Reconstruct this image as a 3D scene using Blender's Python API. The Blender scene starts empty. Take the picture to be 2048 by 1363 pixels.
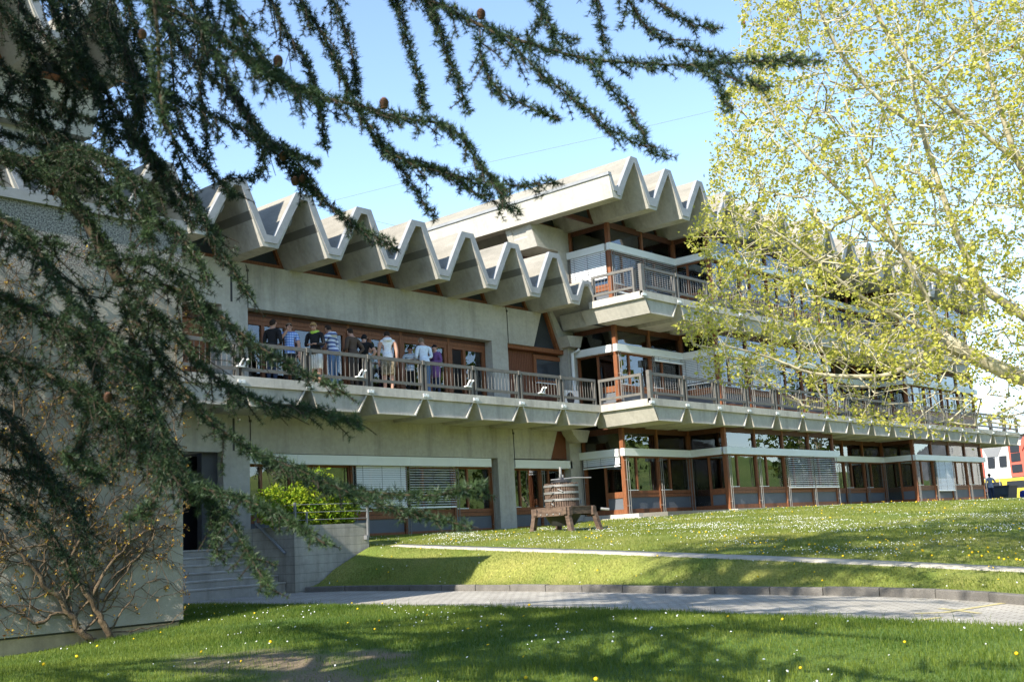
import bpy, bmesh, math, random
import numpy as np
from mathutils import Vector, Matrix
random.seed(7); rng = np.random.default_rng(11)
S = bpy.context.scene; COL = S.collection

# ---------------------------------------------------------------- camera, light, exposure
FPX, YAW, PITCH, ROLL = 2239.67, 0.84930472, 0.17157971, -0.05474558
_f = np.array([math.sin(YAW)*math.cos(PITCH), math.cos(YAW)*math.cos(PITCH), math.sin(PITCH)])
_r = np.cross(_f, [0, 0, 1]); _r /= np.linalg.norm(_r); _u = np.cross(_r, _f)
_c, _s = math.cos(ROLL), math.sin(ROLL)
RM = np.array([_c*_r+_s*_u, -_s*_r+_c*_u, _f])
cd = bpy.data.cameras.new('camera'); cam = bpy.data.objects.new('camera', cd); COL.objects.link(cam); S.camera = cam
cd.sensor_width = 36; cd.lens = FPX/2048*36; cd.clip_end = 9000; cd.clip_start = .05
cd.dof.use_dof = True; cd.dof.focus_distance = 27; cd.dof.aperture_fstop = 4.5
m3 = Matrix((RM[0], RM[1], -RM[2])).transposed()
cam.matrix_world = m3.to_4x4()
SUN_EL = 35.5
sdir = Vector((-math.cos(math.radians(SUN_EL))*math.cos(math.radians(7)), -math.cos(math.radians(SUN_EL))*math.sin(math.radians(7)), math.sin(math.radians(SUN_EL))))
w = bpy.data.worlds.new('World'); S.world = w; w.use_nodes = True
nt = w.node_tree; bg = nt.nodes['Background']; sky = nt.nodes.new('ShaderNodeTexSky')
sky.sky_type = 'NISHITA'; sky.sun_disc = False; sky.sun_elevation = math.radians(SUN_EL)
sky.sun_rotation = math.atan2(sdir.x, sdir.y); sky.air_density = 1.0; sky.dust_density = .3; sky.ozone_density = 1.0; sky.altitude = 1200
nt.links.new(sky.outputs[0], bg.inputs[0]); bg.inputs[1].default_value = 0.15
sl = bpy.data.lights.new('sun', 'SUN'); sl.energy = 4.3; sl.angle = math.radians(.53); sl.color = (1, .94, .83)
so = bpy.data.objects.new('sun', sl); COL.objects.link(so); so.rotation_euler = sdir.to_track_quat('Z', 'Y').to_euler(); so.location = (-30, -5, 30)
S.view_settings.view_transform = 'Standard'; S.view_settings.look = 'None'; S.view_settings.gamma = 1
S.view_settings.use_curve_mapping = False; S.view_settings.exposure = 1.3
S.cycles.max_bounces = 10; S.cycles.transparent_max_bounces = 24; S.cycles.sample_clamp_indirect = 8

def ray(x, y): return RM.T @ np.array([(x-1024)/FPX, -(y-681.5)/FPX, 1.0])
def onY(x, y, Y): d = ray(x, y); return d*(Y/d[1])
def onX(x, y, X): d = ray(x, y); return d*(X/d[0])
def onD(x, y, D): return ray(x, y)*D
def prj(P):
    v = np.asarray(P, float) @ RM.T
    return 1024+FPX*v[..., 0]/v[..., 2], 681.5-FPX*v[..., 1]/v[..., 2], v[..., 2]

# ---------------------------------------------------------------- materials
def newmat(name):
    m = bpy.data.materials.new(name); m.use_nodes = True
    return m, m.node_tree.nodes, m.node_tree.links, m.node_tree.nodes['Principled BSDF']
def M(name, col, rough=.8, var=.12, scale=2.0, col2=None, stretch=(1, 1, 1), bump=0., bscale=40., metal=0., spec=.3, fine=.0):
    m, N, L, P = newmat(name)
    g = N.new('ShaderNodeNewGeometry'); mp = N.new('ShaderNodeMapping'); mp.inputs['Scale'].default_value = stretch
    L.new(g.outputs['Position'], mp.inputs[0])
    n = N.new('ShaderNodeTexNoise'); n.inputs['Scale'].default_value = scale; n.inputs['Detail'].default_value = 6; n.inputs['Roughness'].default_value = .62
    L.new(mp.outputs[0], n.inputs['Vector'])
    r = N.new('ShaderNodeValToRGB'); r.color_ramp.elements[0].position = .3; r.color_ramp.elements[1].position = .7
    a = [c*(1-var) for c in col]; b = [min(1, c*(1+var)) for c in (col2 or col)]
    if col2: a = list(col)
    r.color_ramp.elements[0].color = (*a, 1); r.color_ramp.elements[1].color = (*b, 1)
    L.new(n.outputs[0], r.inputs[0]); out = r.outputs[0]
    if fine:
        n3 = N.new('ShaderNodeTexNoise'); n3.inputs['Scale'].default_value = bscale; n3.inputs['Detail'].default_value = 4; L.new(g.outputs['Position'], n3.inputs['Vector'])
        mr = N.new('ShaderNodeMapRange'); mr.inputs[1].default_value = .3; mr.inputs[2].default_value = .7; mr.inputs[3].default_value = 1-fine; mr.inputs[4].default_value = 1+fine
        L.new(n3.outputs[0], mr.inputs[0])
        mx = N.new('ShaderNodeMix'); mx.data_type = 'RGBA'; mx.blend_type = 'MULTIPLY'; mx.inputs[0].default_value = 1
        L.new(out, mx.inputs[6]); L.new(mr.outputs[0], mx.inputs[7]); out = mx.outputs[2]
    L.new(out, P.inputs['Base Color'])
    P.inputs['Roughness'].default_value = rough; P.inputs['Metallic'].default_value = metal; P.inputs['Specular IOR Level'].default_value = spec
    if bump:
        n2 = N.new('ShaderNodeTexNoise'); n2.inputs['Scale'].default_value = bscale; n2.inputs['Detail'].default_value = 5; L.new(g.outputs['Position'], n2.inputs['Vector'])
        bp = N.new('ShaderNodeBump'); bp.inputs['Strength'].default_value = bump; bp.inputs['Distance'].default_value = .02
        L.new(n2.outputs[0], bp.inputs['Height']); L.new(bp.outputs[0], P.inputs['Normal'])
    return m
def concrete(name, col, stain=.35, boards=0.):
    m, N, L, P = newmat(name)
    g = N.new('ShaderNodeNewGeometry')
    def noise(sc, st=(1, 1, 1), det=6):
        mp = N.new('ShaderNodeMapping'); mp.inputs['Scale'].default_value = st; L.new(g.outputs['Position'], mp.inputs[0])
        n = N.new('ShaderNodeTexNoise'); n.inputs['Scale'].default_value = sc; n.inputs['Detail'].default_value = det; n.inputs['Roughness'].default_value = .65; L.new(mp.outputs[0], n.inputs['Vector']); return n.outputs[0]
    def rng_(s, lo, hi, a=.35, b=.65):
        r = N.new('ShaderNodeMapRange'); r.inputs[1].default_value = a; r.inputs[2].default_value = b; r.inputs[3].default_value = lo; r.inputs[4].default_value = hi; L.new(s, r.inputs[0]); return r.outputs[0]
    def mul(a, b):
        q = N.new('ShaderNodeMath'); q.operation = 'MULTIPLY'; L.new(a, q.inputs[0]); L.new(b, q.inputs[1]); return q.outputs[0]
    v = mul(rng_(noise(.7), 1-stain*.5, 1+stain*.25), rng_(noise(9), .92, 1.07))
    v = mul(v, rng_(noise(1.1, (2.2, 2.2, .2)), 1-stain*.95, 1.05, .25, .5))
    v = mul(v, rng_(noise(110, det=3), .93, 1.06))
    mx = N.new('ShaderNodeMix'); mx.data_type = 'RGBA'; mx.blend_type = 'MULTIPLY'; mx.inputs[0].default_value = 1
    mx.inputs[6].default_value = (*col, 1); L.new(v, mx.inputs[7]); L.new(mx.outputs[2], P.inputs['Base Color'])
    P.inputs['Roughness'].default_value = .88; P.inputs['Specular IOR Level'].default_value = .2
    h = noise(60)
    if boards:
        sx = N.new('ShaderNodeSeparateXYZ'); L.new(g.outputs['Position'], sx.inputs[0])
        wv = N.new('ShaderNodeMath'); wv.operation = 'PINGPONG'; wv.inputs[1].default_value = boards/2; L.new(sx.outputs[2], wv.inputs[0])
        e = rng_(wv.outputs[0], 0, 1, 0, .008); h = mul(h, e)
        k = rng_(wv.outputs[0], .55, 1, 0, .01)
        mx2 = N.new('ShaderNodeMix'); mx2.data_type = 'RGBA'; mx2.blend_type = 'MULTIPLY'; mx2.inputs[0].default_value = 1
        L.new(mx.outputs[2], mx2.inputs[6]); L.new(k, mx2.inputs[7]); L.new(mx2.outputs[2], P.inputs['Base Color'])
    bp = N.new('ShaderNodeBump'); bp.inputs['Strength'].default_value = .25; bp.inputs['Distance'].default_value = .02
    L.new(h, bp.inputs['Height']); L.new(bp.outputs[0], P.inputs['Normal'])
    return m
def leafmat(name, c1, c2, trans=.4, rough=.5):
    m, N, L, P = newmat(name)
    a = N.new('ShaderNodeAttribute'); a.attribute_name = 'tint'
    r = N.new('ShaderNodeValToRGB'); r.color_ramp.elements[0].color = (*c1, 1); r.color_ramp.elements[1].color = (*c2, 1)
    L.new(a.outputs['Fac'], r.inputs[0]); L.new(r.outputs[0], P.inputs['Base Color']); P.inputs['Roughness'].default_value = rough; P.inputs['Specular IOR Level'].default_value = .25
    t = N.new('ShaderNodeBsdfTranslucent'); L.new(r.outputs[0], t.inputs[0]); x = N.new('ShaderNodeMixShader'); x.inputs[0].default_value = trans
    L.new(P.outputs[0], x.inputs[1]); L.new(t.outputs[0], x.inputs[2]); L.new(x.outputs[0], N['Material Output'].inputs[0])
    return m
def glassmat(name, tint=(.75, .8, .78), ior=1.65):
    m, N, L, P = newmat(name); N.remove(P)
    t = N.new('ShaderNodeBsdfTransparent'); t.inputs[0].default_value = (*tint, 1); g = N.new('ShaderNodeBsdfGlossy'); g.inputs['Roughness'].default_value = .01; g.inputs[0].default_value = (.95, .97, 1, 1)
    f = N.new('ShaderNodeFresnel'); f.inputs[0].default_value = ior; x = N.new('ShaderNodeMixShader')
    geo = N.new('ShaderNodeNewGeometry'); ns = N.new('ShaderNodeTexNoise'); ns.inputs['Scale'].default_value = .9; L.new(geo.outputs['Position'], ns.inputs['Vector'])
    bp = N.new('ShaderNodeBump'); bp.inputs['Strength'].default_value = .06; bp.inputs['Distance'].default_value = .05; L.new(ns.outputs[0], bp.inputs['Height'])
    L.new(bp.outputs[0], g.inputs['Normal'])
    L.new(f.outputs[0], x.inputs[0]); L.new(t.outputs[0], x.inputs[1]); L.new(g.outputs[0], x.inputs[2]); L.new(x.outputs[0], N['Material Output'].inputs[0])
    return m
def stripes(name, c1, c2, freq, axis=2, c3=None, duty=.5):
    m, N, L, P = newmat(name); tc = N.new('ShaderNodeTexCoord'); sx = N.new('ShaderNodeSeparateXYZ'); L.new(tc.outputs['Object'], sx.inputs[0])
    def band(ax):
        q = N.new('ShaderNodeMath'); q.operation = 'MULTIPLY'; q.inputs[1].default_value = freq; L.new(sx.outputs[ax], q.inputs[0])
        fr = N.new('ShaderNodeMath'); fr.operation = 'FRACT'; L.new(q.outputs[0], fr.inputs[0]); gt = N.new('ShaderNodeMath'); gt.operation = 'GREATER_THAN'; gt.inputs[1].default_value = duty; L.new(fr.outputs[0], gt.inputs[0]); return gt.outputs[0]
    mx = N.new('ShaderNodeMix'); mx.data_type = 'RGBA'; L.new(band(axis), mx.inputs[0]); mx.inputs[6].default_value = (*c1, 1); mx.inputs[7].default_value = (*c2, 1); o = mx.outputs[2]
    if c3:
        m2 = N.new('ShaderNodeMix'); m2.data_type = 'RGBA'; q = N.new('ShaderNodeMath'); q.operation = 'MULTIPLY'; q.inputs[1].default_value = .5; L.new(band(0), q.inputs[0]); L.new(q.outputs[0], m2.inputs[0]); L.new(o, m2.inputs[6]); m2.inputs[7].default_value = (*c3, 1); o = m2.outputs[2]
    L.new(o, P.inputs['Base Color']); P.inputs['Roughness'].default_value = .9; P.inputs['Specular IOR Level'].default_value = .1
    return m

CON = concrete('facade_concrete', (.41, .39, .345), .32)
CONL = concrete('pale_concrete', (.44, .415, .36), .16)
CONE = concrete('edge_concrete', (.47, .44, .385), .4)
CONB = concrete('board_marked_concrete', (.36, .34, .285), .45, .2)
CONS = concrete('step_concrete', (.30, .285, .255), .35)
ROOF = M('roof_covering', (.19, .175, .145), .95, .1, 2.5, col2=(.27, .25, .21), stretch=(1, .25, 1), fine=.25, bscale=70)
FLASH = M('painted_flashing', (.27, .275, .28), .55, .15, 3)
WHITE = M('white_aluminium', (.70, .72, .71), .45, .04, 2)
WOOD = M('brown_timber', (.20, .075, .032), .55, .3, 6, stretch=(6, 6, .8), fine=.25, bscale=60)
WOODD = M('dark_timber', (.085, .032, .018), .6, .3, 6, stretch=(6, 6, .8), fine=.2, bscale=60)
CLAD = M('timber_cladding', (.15, .055, .028), .6, .35, 9, stretch=(9, 9, .3), fine=.2, bscale=60)
PANEL = M('grey_panel', (.115, .125, .14), .7, .08, 1.5)
RAILM = M('taupe_paint', (.135, .126, .112), .6, .15, 5, fine=.15, bscale=50)
ROD = M('light_rod', (.20, .19, .175), .5, .08, 4)
GLASS = glassmat('window_glass', ior=2.1)
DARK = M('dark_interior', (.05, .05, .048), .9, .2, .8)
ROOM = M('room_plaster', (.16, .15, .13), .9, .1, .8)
BLIND = M('blind_slats', (.80, .82, .82), .5, .03, 3)
CURT = M('curtain', (.30, .36, .33), .9, .2, 5, stretch=(8, 8, .2))
BLACK = M('black_metal', (.025, .025, .027), .5, .1, 5)
GREYM = M('galvanised_metal', (.30, .32, .34), .45, .1, 5, metal=.5)
PVC = M('white_pipe', (.68, .69, .68), .4, .04, 3)
GROOVE = M('joint_gap', (.06, .058, .052), .9, .1, 3)

# ---------------------------------------------------------------- mesh helpers
class MB:
    def __init__(s, T=None): s.v = []; s.f = []; s.m = []; s.T = T
    def add(s, vs, fs, mi=0):
        b = len(s.v); s.v += [s.T(*p) if s.T else tuple(p) for p in vs]
        s.f += [tuple(i+b for i in f) for f in fs]; s.m += [mi]*len(fs); return s
    def box(s, x0, y0, z0, x1, y1, z1, mi=0):
        return s.add([(x0, y0, z0), (x1, y0, z0), (x1, y1, z0), (x0, y1, z0), (x0, y0, z1), (x1, y0, z1), (x1, y1, z1), (x0, y1, z1)],
                     [(0, 3, 2, 1), (4, 5, 6, 7), (0, 1, 5, 4), (1, 2, 6, 5), (2, 3, 7, 6), (3, 0, 4, 7)], mi)
    def prism(s, poly, axis, a, b, mi=0, sidemi=None):
        n = len(poly)
        mk = {'y': lambda p, t: (p[0], t, p[1]), 'x': lambda p, t: (t, p[0], p[1]), 'z': lambda p, t: (p[0], p[1], t)}[axis]
        vs = [mk(p, a) for p in poly]+[mk(p, b) for p in poly]
        s.add(vs, [tuple(range(n-1, -1, -1)), tuple(range(n, 2*n))], mi)
        base = len(s.v)-2*n
        for i in range(n):
            j = (i+1) % n; s.f.append((base+i, base+j, base+n+j, base+n+i)); s.m.append(sidemi[i] if sidemi else mi)
        return s
    def tube(s, pts, rs, n=6, mi=0, cap=True):
        pts = [Vector(p) for p in pts]
        if not hasattr(rs, '__len__'): rs = [rs]*len(pts)
        vs = []; up = Vector((0, 0, 1))
        for i, p in enumerate(pts):
            t = (pts[min(i+1, len(pts)-1)]-pts[max(i-1, 0)])
            if t.length < 1e-9: t = Vector((0, 0, 1))
            t.normalize(); a = t.cross(up if abs(t.z) < .95 else Vector((1, 0, 0))).normalized(); b = t.cross(a)
            for k in range(n):
                q = 2*math.pi*k/n; vs.append(tuple(p+(a*math.cos(q)+b*math.sin(q))*rs[i]))
        fs = []
        for i in range(len(pts)-1):
            for k in range(n): fs.append((i*n+k, i*n+(k+1) % n, (i+1)*n+(k+1) % n, (i+1)*n+k))
        if cap: fs += [tuple(range(n-1, -1, -1)), tuple(range((len(pts)-1)*n, len(pts)*n))]
        return s.add(vs, fs, mi)
    def lathe(s, prof, c, n=20, mi=0):
        vs = [(c[0]+r*math.cos(2*math.pi*k/n), c[1]+r*math.sin(2*math.pi*k/n), c[2]+z) for r, z in prof for k in range(n)]
        fs = [(i*n+k, i*n+(k+1) % n, (i+1)*n+(k+1) % n, (i+1)*n+k) for i in range(len(prof)-1) for k in range(n)]
        fs += [tuple(range(n-1, -1, -1)), tuple(range((len(prof)-1)*n, len(prof)*n))]
        return s.add(vs, fs, mi)
    def build(s, name, mats, parent=None, smooth=False, recalc=True):
        me = bpy.data.meshes.new(name); me.from_pydata(s.v, [], s.f)
        for m in (mats if isinstance(mats, (list, tuple)) else [mats]): me.materials.append(m)
        me.polygons.foreach_set('material_index', s.m)
        if recalc:
            bm = bmesh.new(); bm.from_mesh(me); bmesh.ops.recalc_face_normals(bm, faces=bm.faces); bm.to_mesh(me); bm.free()
        if smooth: me.polygons.foreach_set('use_smooth', [True]*len(me.polygons))
        return link(name, me, parent)
def link(name, me, parent=None):
    o = bpy.data.objects.new(name, me); COL.objects.link(o)
    if parent is not None:
        o.parent = parent
        w_ = Vector(parent.get('wloc', (0, 0, 0))); o.location = -w_
        o['wloc'] = (0., 0., 0.)
    return o
def tag(o, label=None, cat=None, group=None, kind=None):
    if label: o['label'] = label
    if cat: o['category'] = cat
    if group: o['group'] = group
    if kind: o['kind'] = kind
    return o
def thing(name, label, cat, loc=(0, 0, 0), group=None, rz=0, local=False):
    # parts are modelled in world coordinates unless local=True
    o = bpy.data.objects.new(name, None); COL.objects.link(o); o.location = loc; o.rotation_euler = (0, 0, rz); o.empty_display_size = .3
    o['wloc'] = (0., 0., 0.) if local else tuple(float(c) for c in loc)
    return tag(o, label, cat, group)
def npmesh(name, V, Fc, mats, parent=None, tint=None, mi=None, smooth=False):
    me = bpy.data.meshes.new(name); V = np.asarray(V, np.float32); Fc = np.asarray(Fc, np.int32)
    k = Fc.shape[1]; n = len(Fc)
    me.vertices.add(len(V)); me.vertices.foreach_set('co', V.ravel()); me.loops.add(n*k); me.loops.foreach_set('vertex_index', Fc.ravel())
    me.polygons.add(n); me.polygons.foreach_set('loop_start', np.arange(0, n*k, k, dtype=np.int32)); me.polygons.foreach_set('loop_total', np.full(n, k, np.int32))
    for m in (mats if isinstance(mats, (list, tuple)) else [mats]): me.materials.append(m)
    if mi is not None: me.polygons.foreach_set('material_index', np.asarray(mi, np.int32))
    if smooth: me.polygons.foreach_set('use_smooth', np.ones(n, bool))
    me.update(calc_edges=True)
    if tint is not None:
        a = me.attributes.new('tint', 'FLOAT', 'POINT'); a.data.foreach_set('value', np.asarray(tint, np.float32))
    me.validate()
    return link(name, me, parent)
# ---------------------------------------------------------------- terrain
def zpath(y): return -1.03-.010*(21-np.asarray(y, float))
def onpath(px, py, off=0.):
    d = ray(px, py); t = (-1.03-.21+off)/(d[2]-.010*d[1]); return d*t
KF = [onpath(*p) for p in [(594, 1184), (700, 1181), (850, 1181), (1000, 1181), (1200, 1183.5), (1400, 1187), (1600, 1189), (1750, 1192), (1850, 1195), (1940, 1199.5), (2048, 1209), (2180, 1224)]]
d0 = KF[-1]-KF[-2]
KF += [KF[-1]+d0*k for k in (1, 2.2, 4, 7, 12)]
KF = np.array(KF); KF[0][1] = 21.15
GE = np.array([onpath(*p) for p in [(366, 1211), (500, 1211), (700, 1213), (1000, 1217), (1400, 1228), (1700, 1240), (2040, 1255), (2300, 1268)]])
def interp_xy(poly, y):
    o = np.argsort(poly[:, 1]); return np.interp(y, poly[o, 1], poly[o, 0])
def xk(y): return np.where(np.asarray(y) > 21.15, KF[0][0]+.06, interp_xy(KF, y))
def xg(y): return np.where(np.asarray(y) > GE[0][1], GE[0][0], interp_xy(GE, y))-.0
def znear(x, y):
    x = np.asarray(x, float); y = np.asarray(y, float)
    z = -1.66+.043*x+.0065*y+.03*np.sin(x*.9+1)*np.sin(y*.7)
    e = xg(y); zp = zpath(y)
    k = np.clip(1-(e-x)/1.6, 0, 1); k = k*k*(3-2*k); z = z*(1-k)+(zp+.03)*k
    return np.where(x > e, zp-.12, z)
def xfp(y): return 16.8+(y-5)*2.4/17
FP = []
for p in [(752, 1091), (860, 1095), (1000, 1100), (1150, 1104.5), (1300, 1110), (1450, 1116), (1600, 1122), (1750, 1129), (1900, 1136), (2040, 1143), (2200, 1151)]:
    d = ray(*p); t = (16.8-5*2.4/17)/(d[0]-d[1]*2.4/17); FP.append(d*t)
FP = np.array(FP)
FPz = lambda y: np.interp(y, FP[::-1, 1], FP[::-1, 2])
FR = [(xfp(y), y, FPz(y)) for y in np.arange(FP[-1][1], FP[0][1], .6)]
CP = [(k[0]+.05, k[1], zpath(k[1])+.125) for k in KF[:-1]]+FR+[(p[0]+.45, p[1], p[2]+.03) for p in FR]

d_ = FP[-1]-FP[-2]; CP += [tuple(FP[-1]+d_*k) for k in (2, 5, 10)]
CP += [(16.45, 21.2, -.93), (17.0, 21.2, -.68), (17.7, 21.2, -.38), (18.44, 21.2, -.07), (18.6, 22.5, .08), (18.4, 23.7, .19), (20.7, 23.75, .19), (23, 23.75, .19), (26, 23.6, .18), (28, 23.4, .22),
       (29.5, 21.5, .33), (30.5, 21.2, .36), (32, 21.3, .40), (34.2, 20, .43), (38, 20, .45), (42, 20, .46), (46, 20.5, .44), (50.5, 20, .42), (56.7, 20, .39), (60, 20.3, .38), (66, 21, .38), (75, 22, .38), (90, 27, .4), (90, 5, .2), (60, 5, .1),
       (20.9, 18, .04), (22.36, 18, .0), (23.33, 18, .02), (24, 14, -.08), (30, 14, .16), (40, 13, .3), (30, 6, -.2), (45, 5, .1), (22, 3, -.75), (35, -8, -.4), (60, -10, -.2), (24, -6, -1.1)]
CP = np.array(CP)
def tps_fit(P, lam=.0):
    n = len(P); d = np.linalg.norm(P[:, None, :2]-P[None, :, :2], axis=2); K = d
    A = np.zeros((n+3, n+3)); A[:n, :n] = -K+lam*np.eye(n); A[:n, n] = 1; A[:n, n+1:] = P[:, :2]; A[n:, :n] = A[:n, n:].T
    b = np.zeros(n+3); b[:n] = P[:, 2]; return np.linalg.solve(A, b)
TW = tps_fit(CP)
def zup(x, y):
    x = np.asarray(x, float); y = np.asarray(y, float); z = zup0(x, y); kk = np.clip(1-(x-xk(y)-.1)/.7, 0, 1)*(y < 21.2); return z*(1-kk)+(zpath(y)+.11)*kk
def zup0(x, y):
    x = np.asarray(x, float); y = np.asarray(y, float); sh = x.shape; q = np.stack([x.ravel(), y.ravel()], 1); out = np.empty(len(q))
    for i in range(0, len(q), 20000):
        c = q[i:i+20000]; d = np.linalg.norm(c[:, None]-CP[None, :, :2], axis=2)
        out[i:i+20000] = -d@TW[:len(CP)]+TW[len(CP)]+c@TW[len(CP)+1:]
    return out.reshape(sh)

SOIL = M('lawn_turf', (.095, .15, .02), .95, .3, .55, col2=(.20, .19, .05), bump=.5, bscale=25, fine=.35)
FAR = M('meadow_ground', (.06, .10, .025), .95, .3, .02, col2=(.10, .13, .04))
PAVE, N, L, P = newmat('sett_paving')
g = N.new('ShaderNodeNewGeometry'); mp = N.new('ShaderNodeMapping'); mp.inputs['Rotation'].default_value = (0, 0, math.radians(90)); L.new(g.outputs['Position'], mp.inputs[0])
bk = N.new('ShaderNodeTexBrick'); bk.inputs['Scale'].default_value = 1; bk.inputs['Brick Width'].default_value = .2; bk.inputs['Row Height'].default_value = .12; bk.inputs['Mortar Size'].default_value = .008
bk.inputs['Color1'].default_value = (.36, .335, .29, 1); bk.inputs['Color2'].default_value = (.43, .40, .35, 1); bk.inputs['Mortar'].default_value = (.16, .14, .11, 1); L.new(mp.outputs[0], bk.inputs[0])
ns = N.new('ShaderNodeTexNoise'); ns.inputs['Scale'].default_value = 1.1; ns.inputs['Detail'].default_value = 5; L.new(g.outputs['Position'], ns.inputs['Vector'])
mr = N.new('ShaderNodeMapRange'); mr.inputs[1].default_value = .3; mr.inputs[2].default_value = .7; mr.inputs[3].default_value = .78; mr.inputs[4].default_value = 1.1; L.new(ns.outputs[0], mr.inputs[0])
mx = N.new('ShaderNodeMix'); mx.data_type = 'RGBA'; mx.blend_type = 'MULTIPLY'; mx.inputs[0].default_value = 1; L.new(bk.outputs[0], mx.inputs[6]); L.new(mr.outputs[0], mx.inputs[7]); L.new(mx.outputs[2], P.inputs[0])
P.inputs['Roughness'].default_value = .9; bp = N.new('ShaderNodeBump'); bp.inputs['Strength'].default_value = .6; bp.inputs['Distance'].default_value = .01; bp.invert = True; L.new(bk.outputs[1], bp.inputs['Height']); L.new(bp.outputs[0], P.inputs['Normal'])
KERB = M('kerb_granite', (.15, .138, .122), .85, .25, 3, fine=.3, bscale=90, bump=.4)
FPM = M('footpath_slabs', (.40, .37, .31), .9, .15, 2, fine=.2, bscale=60)
YEL = M('yellow_road_paint', (.48, .41, .20), .8, .25, 8)

def bare(x, y):   # worn patches of dry earth on the near lawn
    d1 = np.hypot((x-7.75)/.75, (y-10.6)/1.5); d2 = np.hypot((x-7.2)/.5, (y-9.1)/.9); d3 = np.hypot((x-8.5)/.3, (y-9.7)/.6); return np.minimum(np.minimum(d1, d2), d3)+.35*np.sin(x*5+y*3)*np.sin(y*6-x)
def grid(name, xs, ys, zf, mat, mask=None, tf=None):
    X, Y = np.meshgrid(xs, ys); Z = zf(X, Y); V = np.stack([X, Y, Z], 2).reshape(-1, 3); nx, ny = len(xs), len(ys)
    i = (np.arange(ny-1)[:, None]*nx+np.arange(nx-1)[None]).ravel(); F = np.stack([i, i+1, i+nx+1, i+nx], 1)
    if mask is not None:
        c = V[F].mean(1); F = F[mask(c[:, 0], c[:, 1])]
    return npmesh(name, V, F, mat, smooth=True, tint=None if tf is None else tf(V[:, 0], V[:, 1]))
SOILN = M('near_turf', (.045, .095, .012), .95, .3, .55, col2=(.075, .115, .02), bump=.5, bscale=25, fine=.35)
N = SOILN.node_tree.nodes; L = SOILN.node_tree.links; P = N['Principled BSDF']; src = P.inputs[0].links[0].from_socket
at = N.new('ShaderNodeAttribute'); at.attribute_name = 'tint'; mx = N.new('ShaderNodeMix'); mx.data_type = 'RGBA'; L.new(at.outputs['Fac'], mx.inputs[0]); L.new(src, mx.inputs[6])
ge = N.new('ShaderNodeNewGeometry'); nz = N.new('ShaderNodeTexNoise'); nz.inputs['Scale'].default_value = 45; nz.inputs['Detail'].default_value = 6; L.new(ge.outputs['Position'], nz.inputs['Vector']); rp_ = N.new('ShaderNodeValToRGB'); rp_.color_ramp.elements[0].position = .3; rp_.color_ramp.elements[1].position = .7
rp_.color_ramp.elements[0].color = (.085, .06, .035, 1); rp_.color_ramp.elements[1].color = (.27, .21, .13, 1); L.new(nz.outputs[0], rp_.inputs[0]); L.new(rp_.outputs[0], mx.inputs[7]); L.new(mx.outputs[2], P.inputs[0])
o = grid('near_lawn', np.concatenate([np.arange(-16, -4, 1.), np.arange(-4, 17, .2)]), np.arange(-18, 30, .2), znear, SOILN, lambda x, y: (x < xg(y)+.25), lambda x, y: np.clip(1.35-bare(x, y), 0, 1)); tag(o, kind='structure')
# upper lawn: rows start exactly behind the kerb
ys = np.concatenate([np.arange(-14, 2, .5), np.arange(2, 24.2, .2)]); ss = np.concatenate([np.linspace(0, 6, 40), np.linspace(6.4, 30, 60), np.linspace(31, 80, 40)])
Yg = np.repeat(ys[:, None], len(ss), 1); Xg = xk(ys)[:, None]+.1+ss[None]; Zg = zup(Xg, Yg)
kk = np.clip(1-ss[None]/.7, 0, 1); Zg = Zg*(1-kk)+(zpath(Yg)+.11)*kk
V = np.stack([Xg, Yg, Zg], 2).reshape(-1, 3); nx = len(ss); i = (np.arange(len(ys)-1)[:, None]*nx+np.arange(nx-1)[None]).ravel()
F = np.stack([i, i+1, i+nx+1, i+nx], 1); c = V[F].mean(1)
F = F[~((c[:, 1] > 21.3) & (c[:, 0] < 18.5))]
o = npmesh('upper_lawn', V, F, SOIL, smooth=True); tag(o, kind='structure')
# sett path
ys = np.concatenate([np.arange(-14, 2, 1.), np.arange(2, 24.1, .4)]); ss = np.linspace(0, 1, 7)
x0 = np.where(ys > 19.5, 9.6, xg(ys)-.05); x1 = xk(ys)+.12; Xg = x0[:, None]*(1-ss)+x1[:, None]*ss; Yg = np.repeat(ys[:, None], 7, 1); Zg = zpath(Yg)
V = np.stack([Xg, Yg, Zg], 2).reshape(-1, 3); i = (np.arange(len(ys)-1)[:, None]*7+np.arange(6)[None]).ravel(); path = npmesh('sett_path', V, np.stack([i, i+1, i+8, i+7], 1), PAVE); tag(path, kind='structure')
# kerb stones, one by one
seg = np.concatenate([[0], np.cumsum(np.linalg.norm(np.diff(KF[:, :2], axis=0), axis=1))]); tot = seg[-1]; s = .0; k = 0
while s < min(tot, 32):
    l = .95+.12*random.random(); a = [np.interp(q, seg, KF[:, 0]) for q in (s+.012, s+l)]; b = [np.interp(q, seg, KF[:, 1]) for q in (s+.012, s+l)]
    t = Vector((a[1]-a[0], b[1]-b[0], 0)).normalized(); n = Vector((t.y, -t.x, 0)); n = n if n.x > 0 else -n; h = .125+random.uniform(-.008, .008); mb = MB(); pts = []
    for (xx, yy) in zip(a, b):
        for dn, dz in ((0, -.1), (.0, h-.015), (.02, h), (.13, h), (.13, -.1)): pts.append((xx+n.x*dn, yy+n.y*dn, float(zpath(yy))+dz))
    mb.add(pts, [(0, 1, 6, 5), (1, 2, 7, 6), (2, 3, 8, 7), (3, 4, 9, 8), (4, 0, 5, 9), (4, 3, 2, 1, 0), (5, 6, 7, 8, 9)]); mb.build('kerb_stone', KERB, path); s += l+.008
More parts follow.
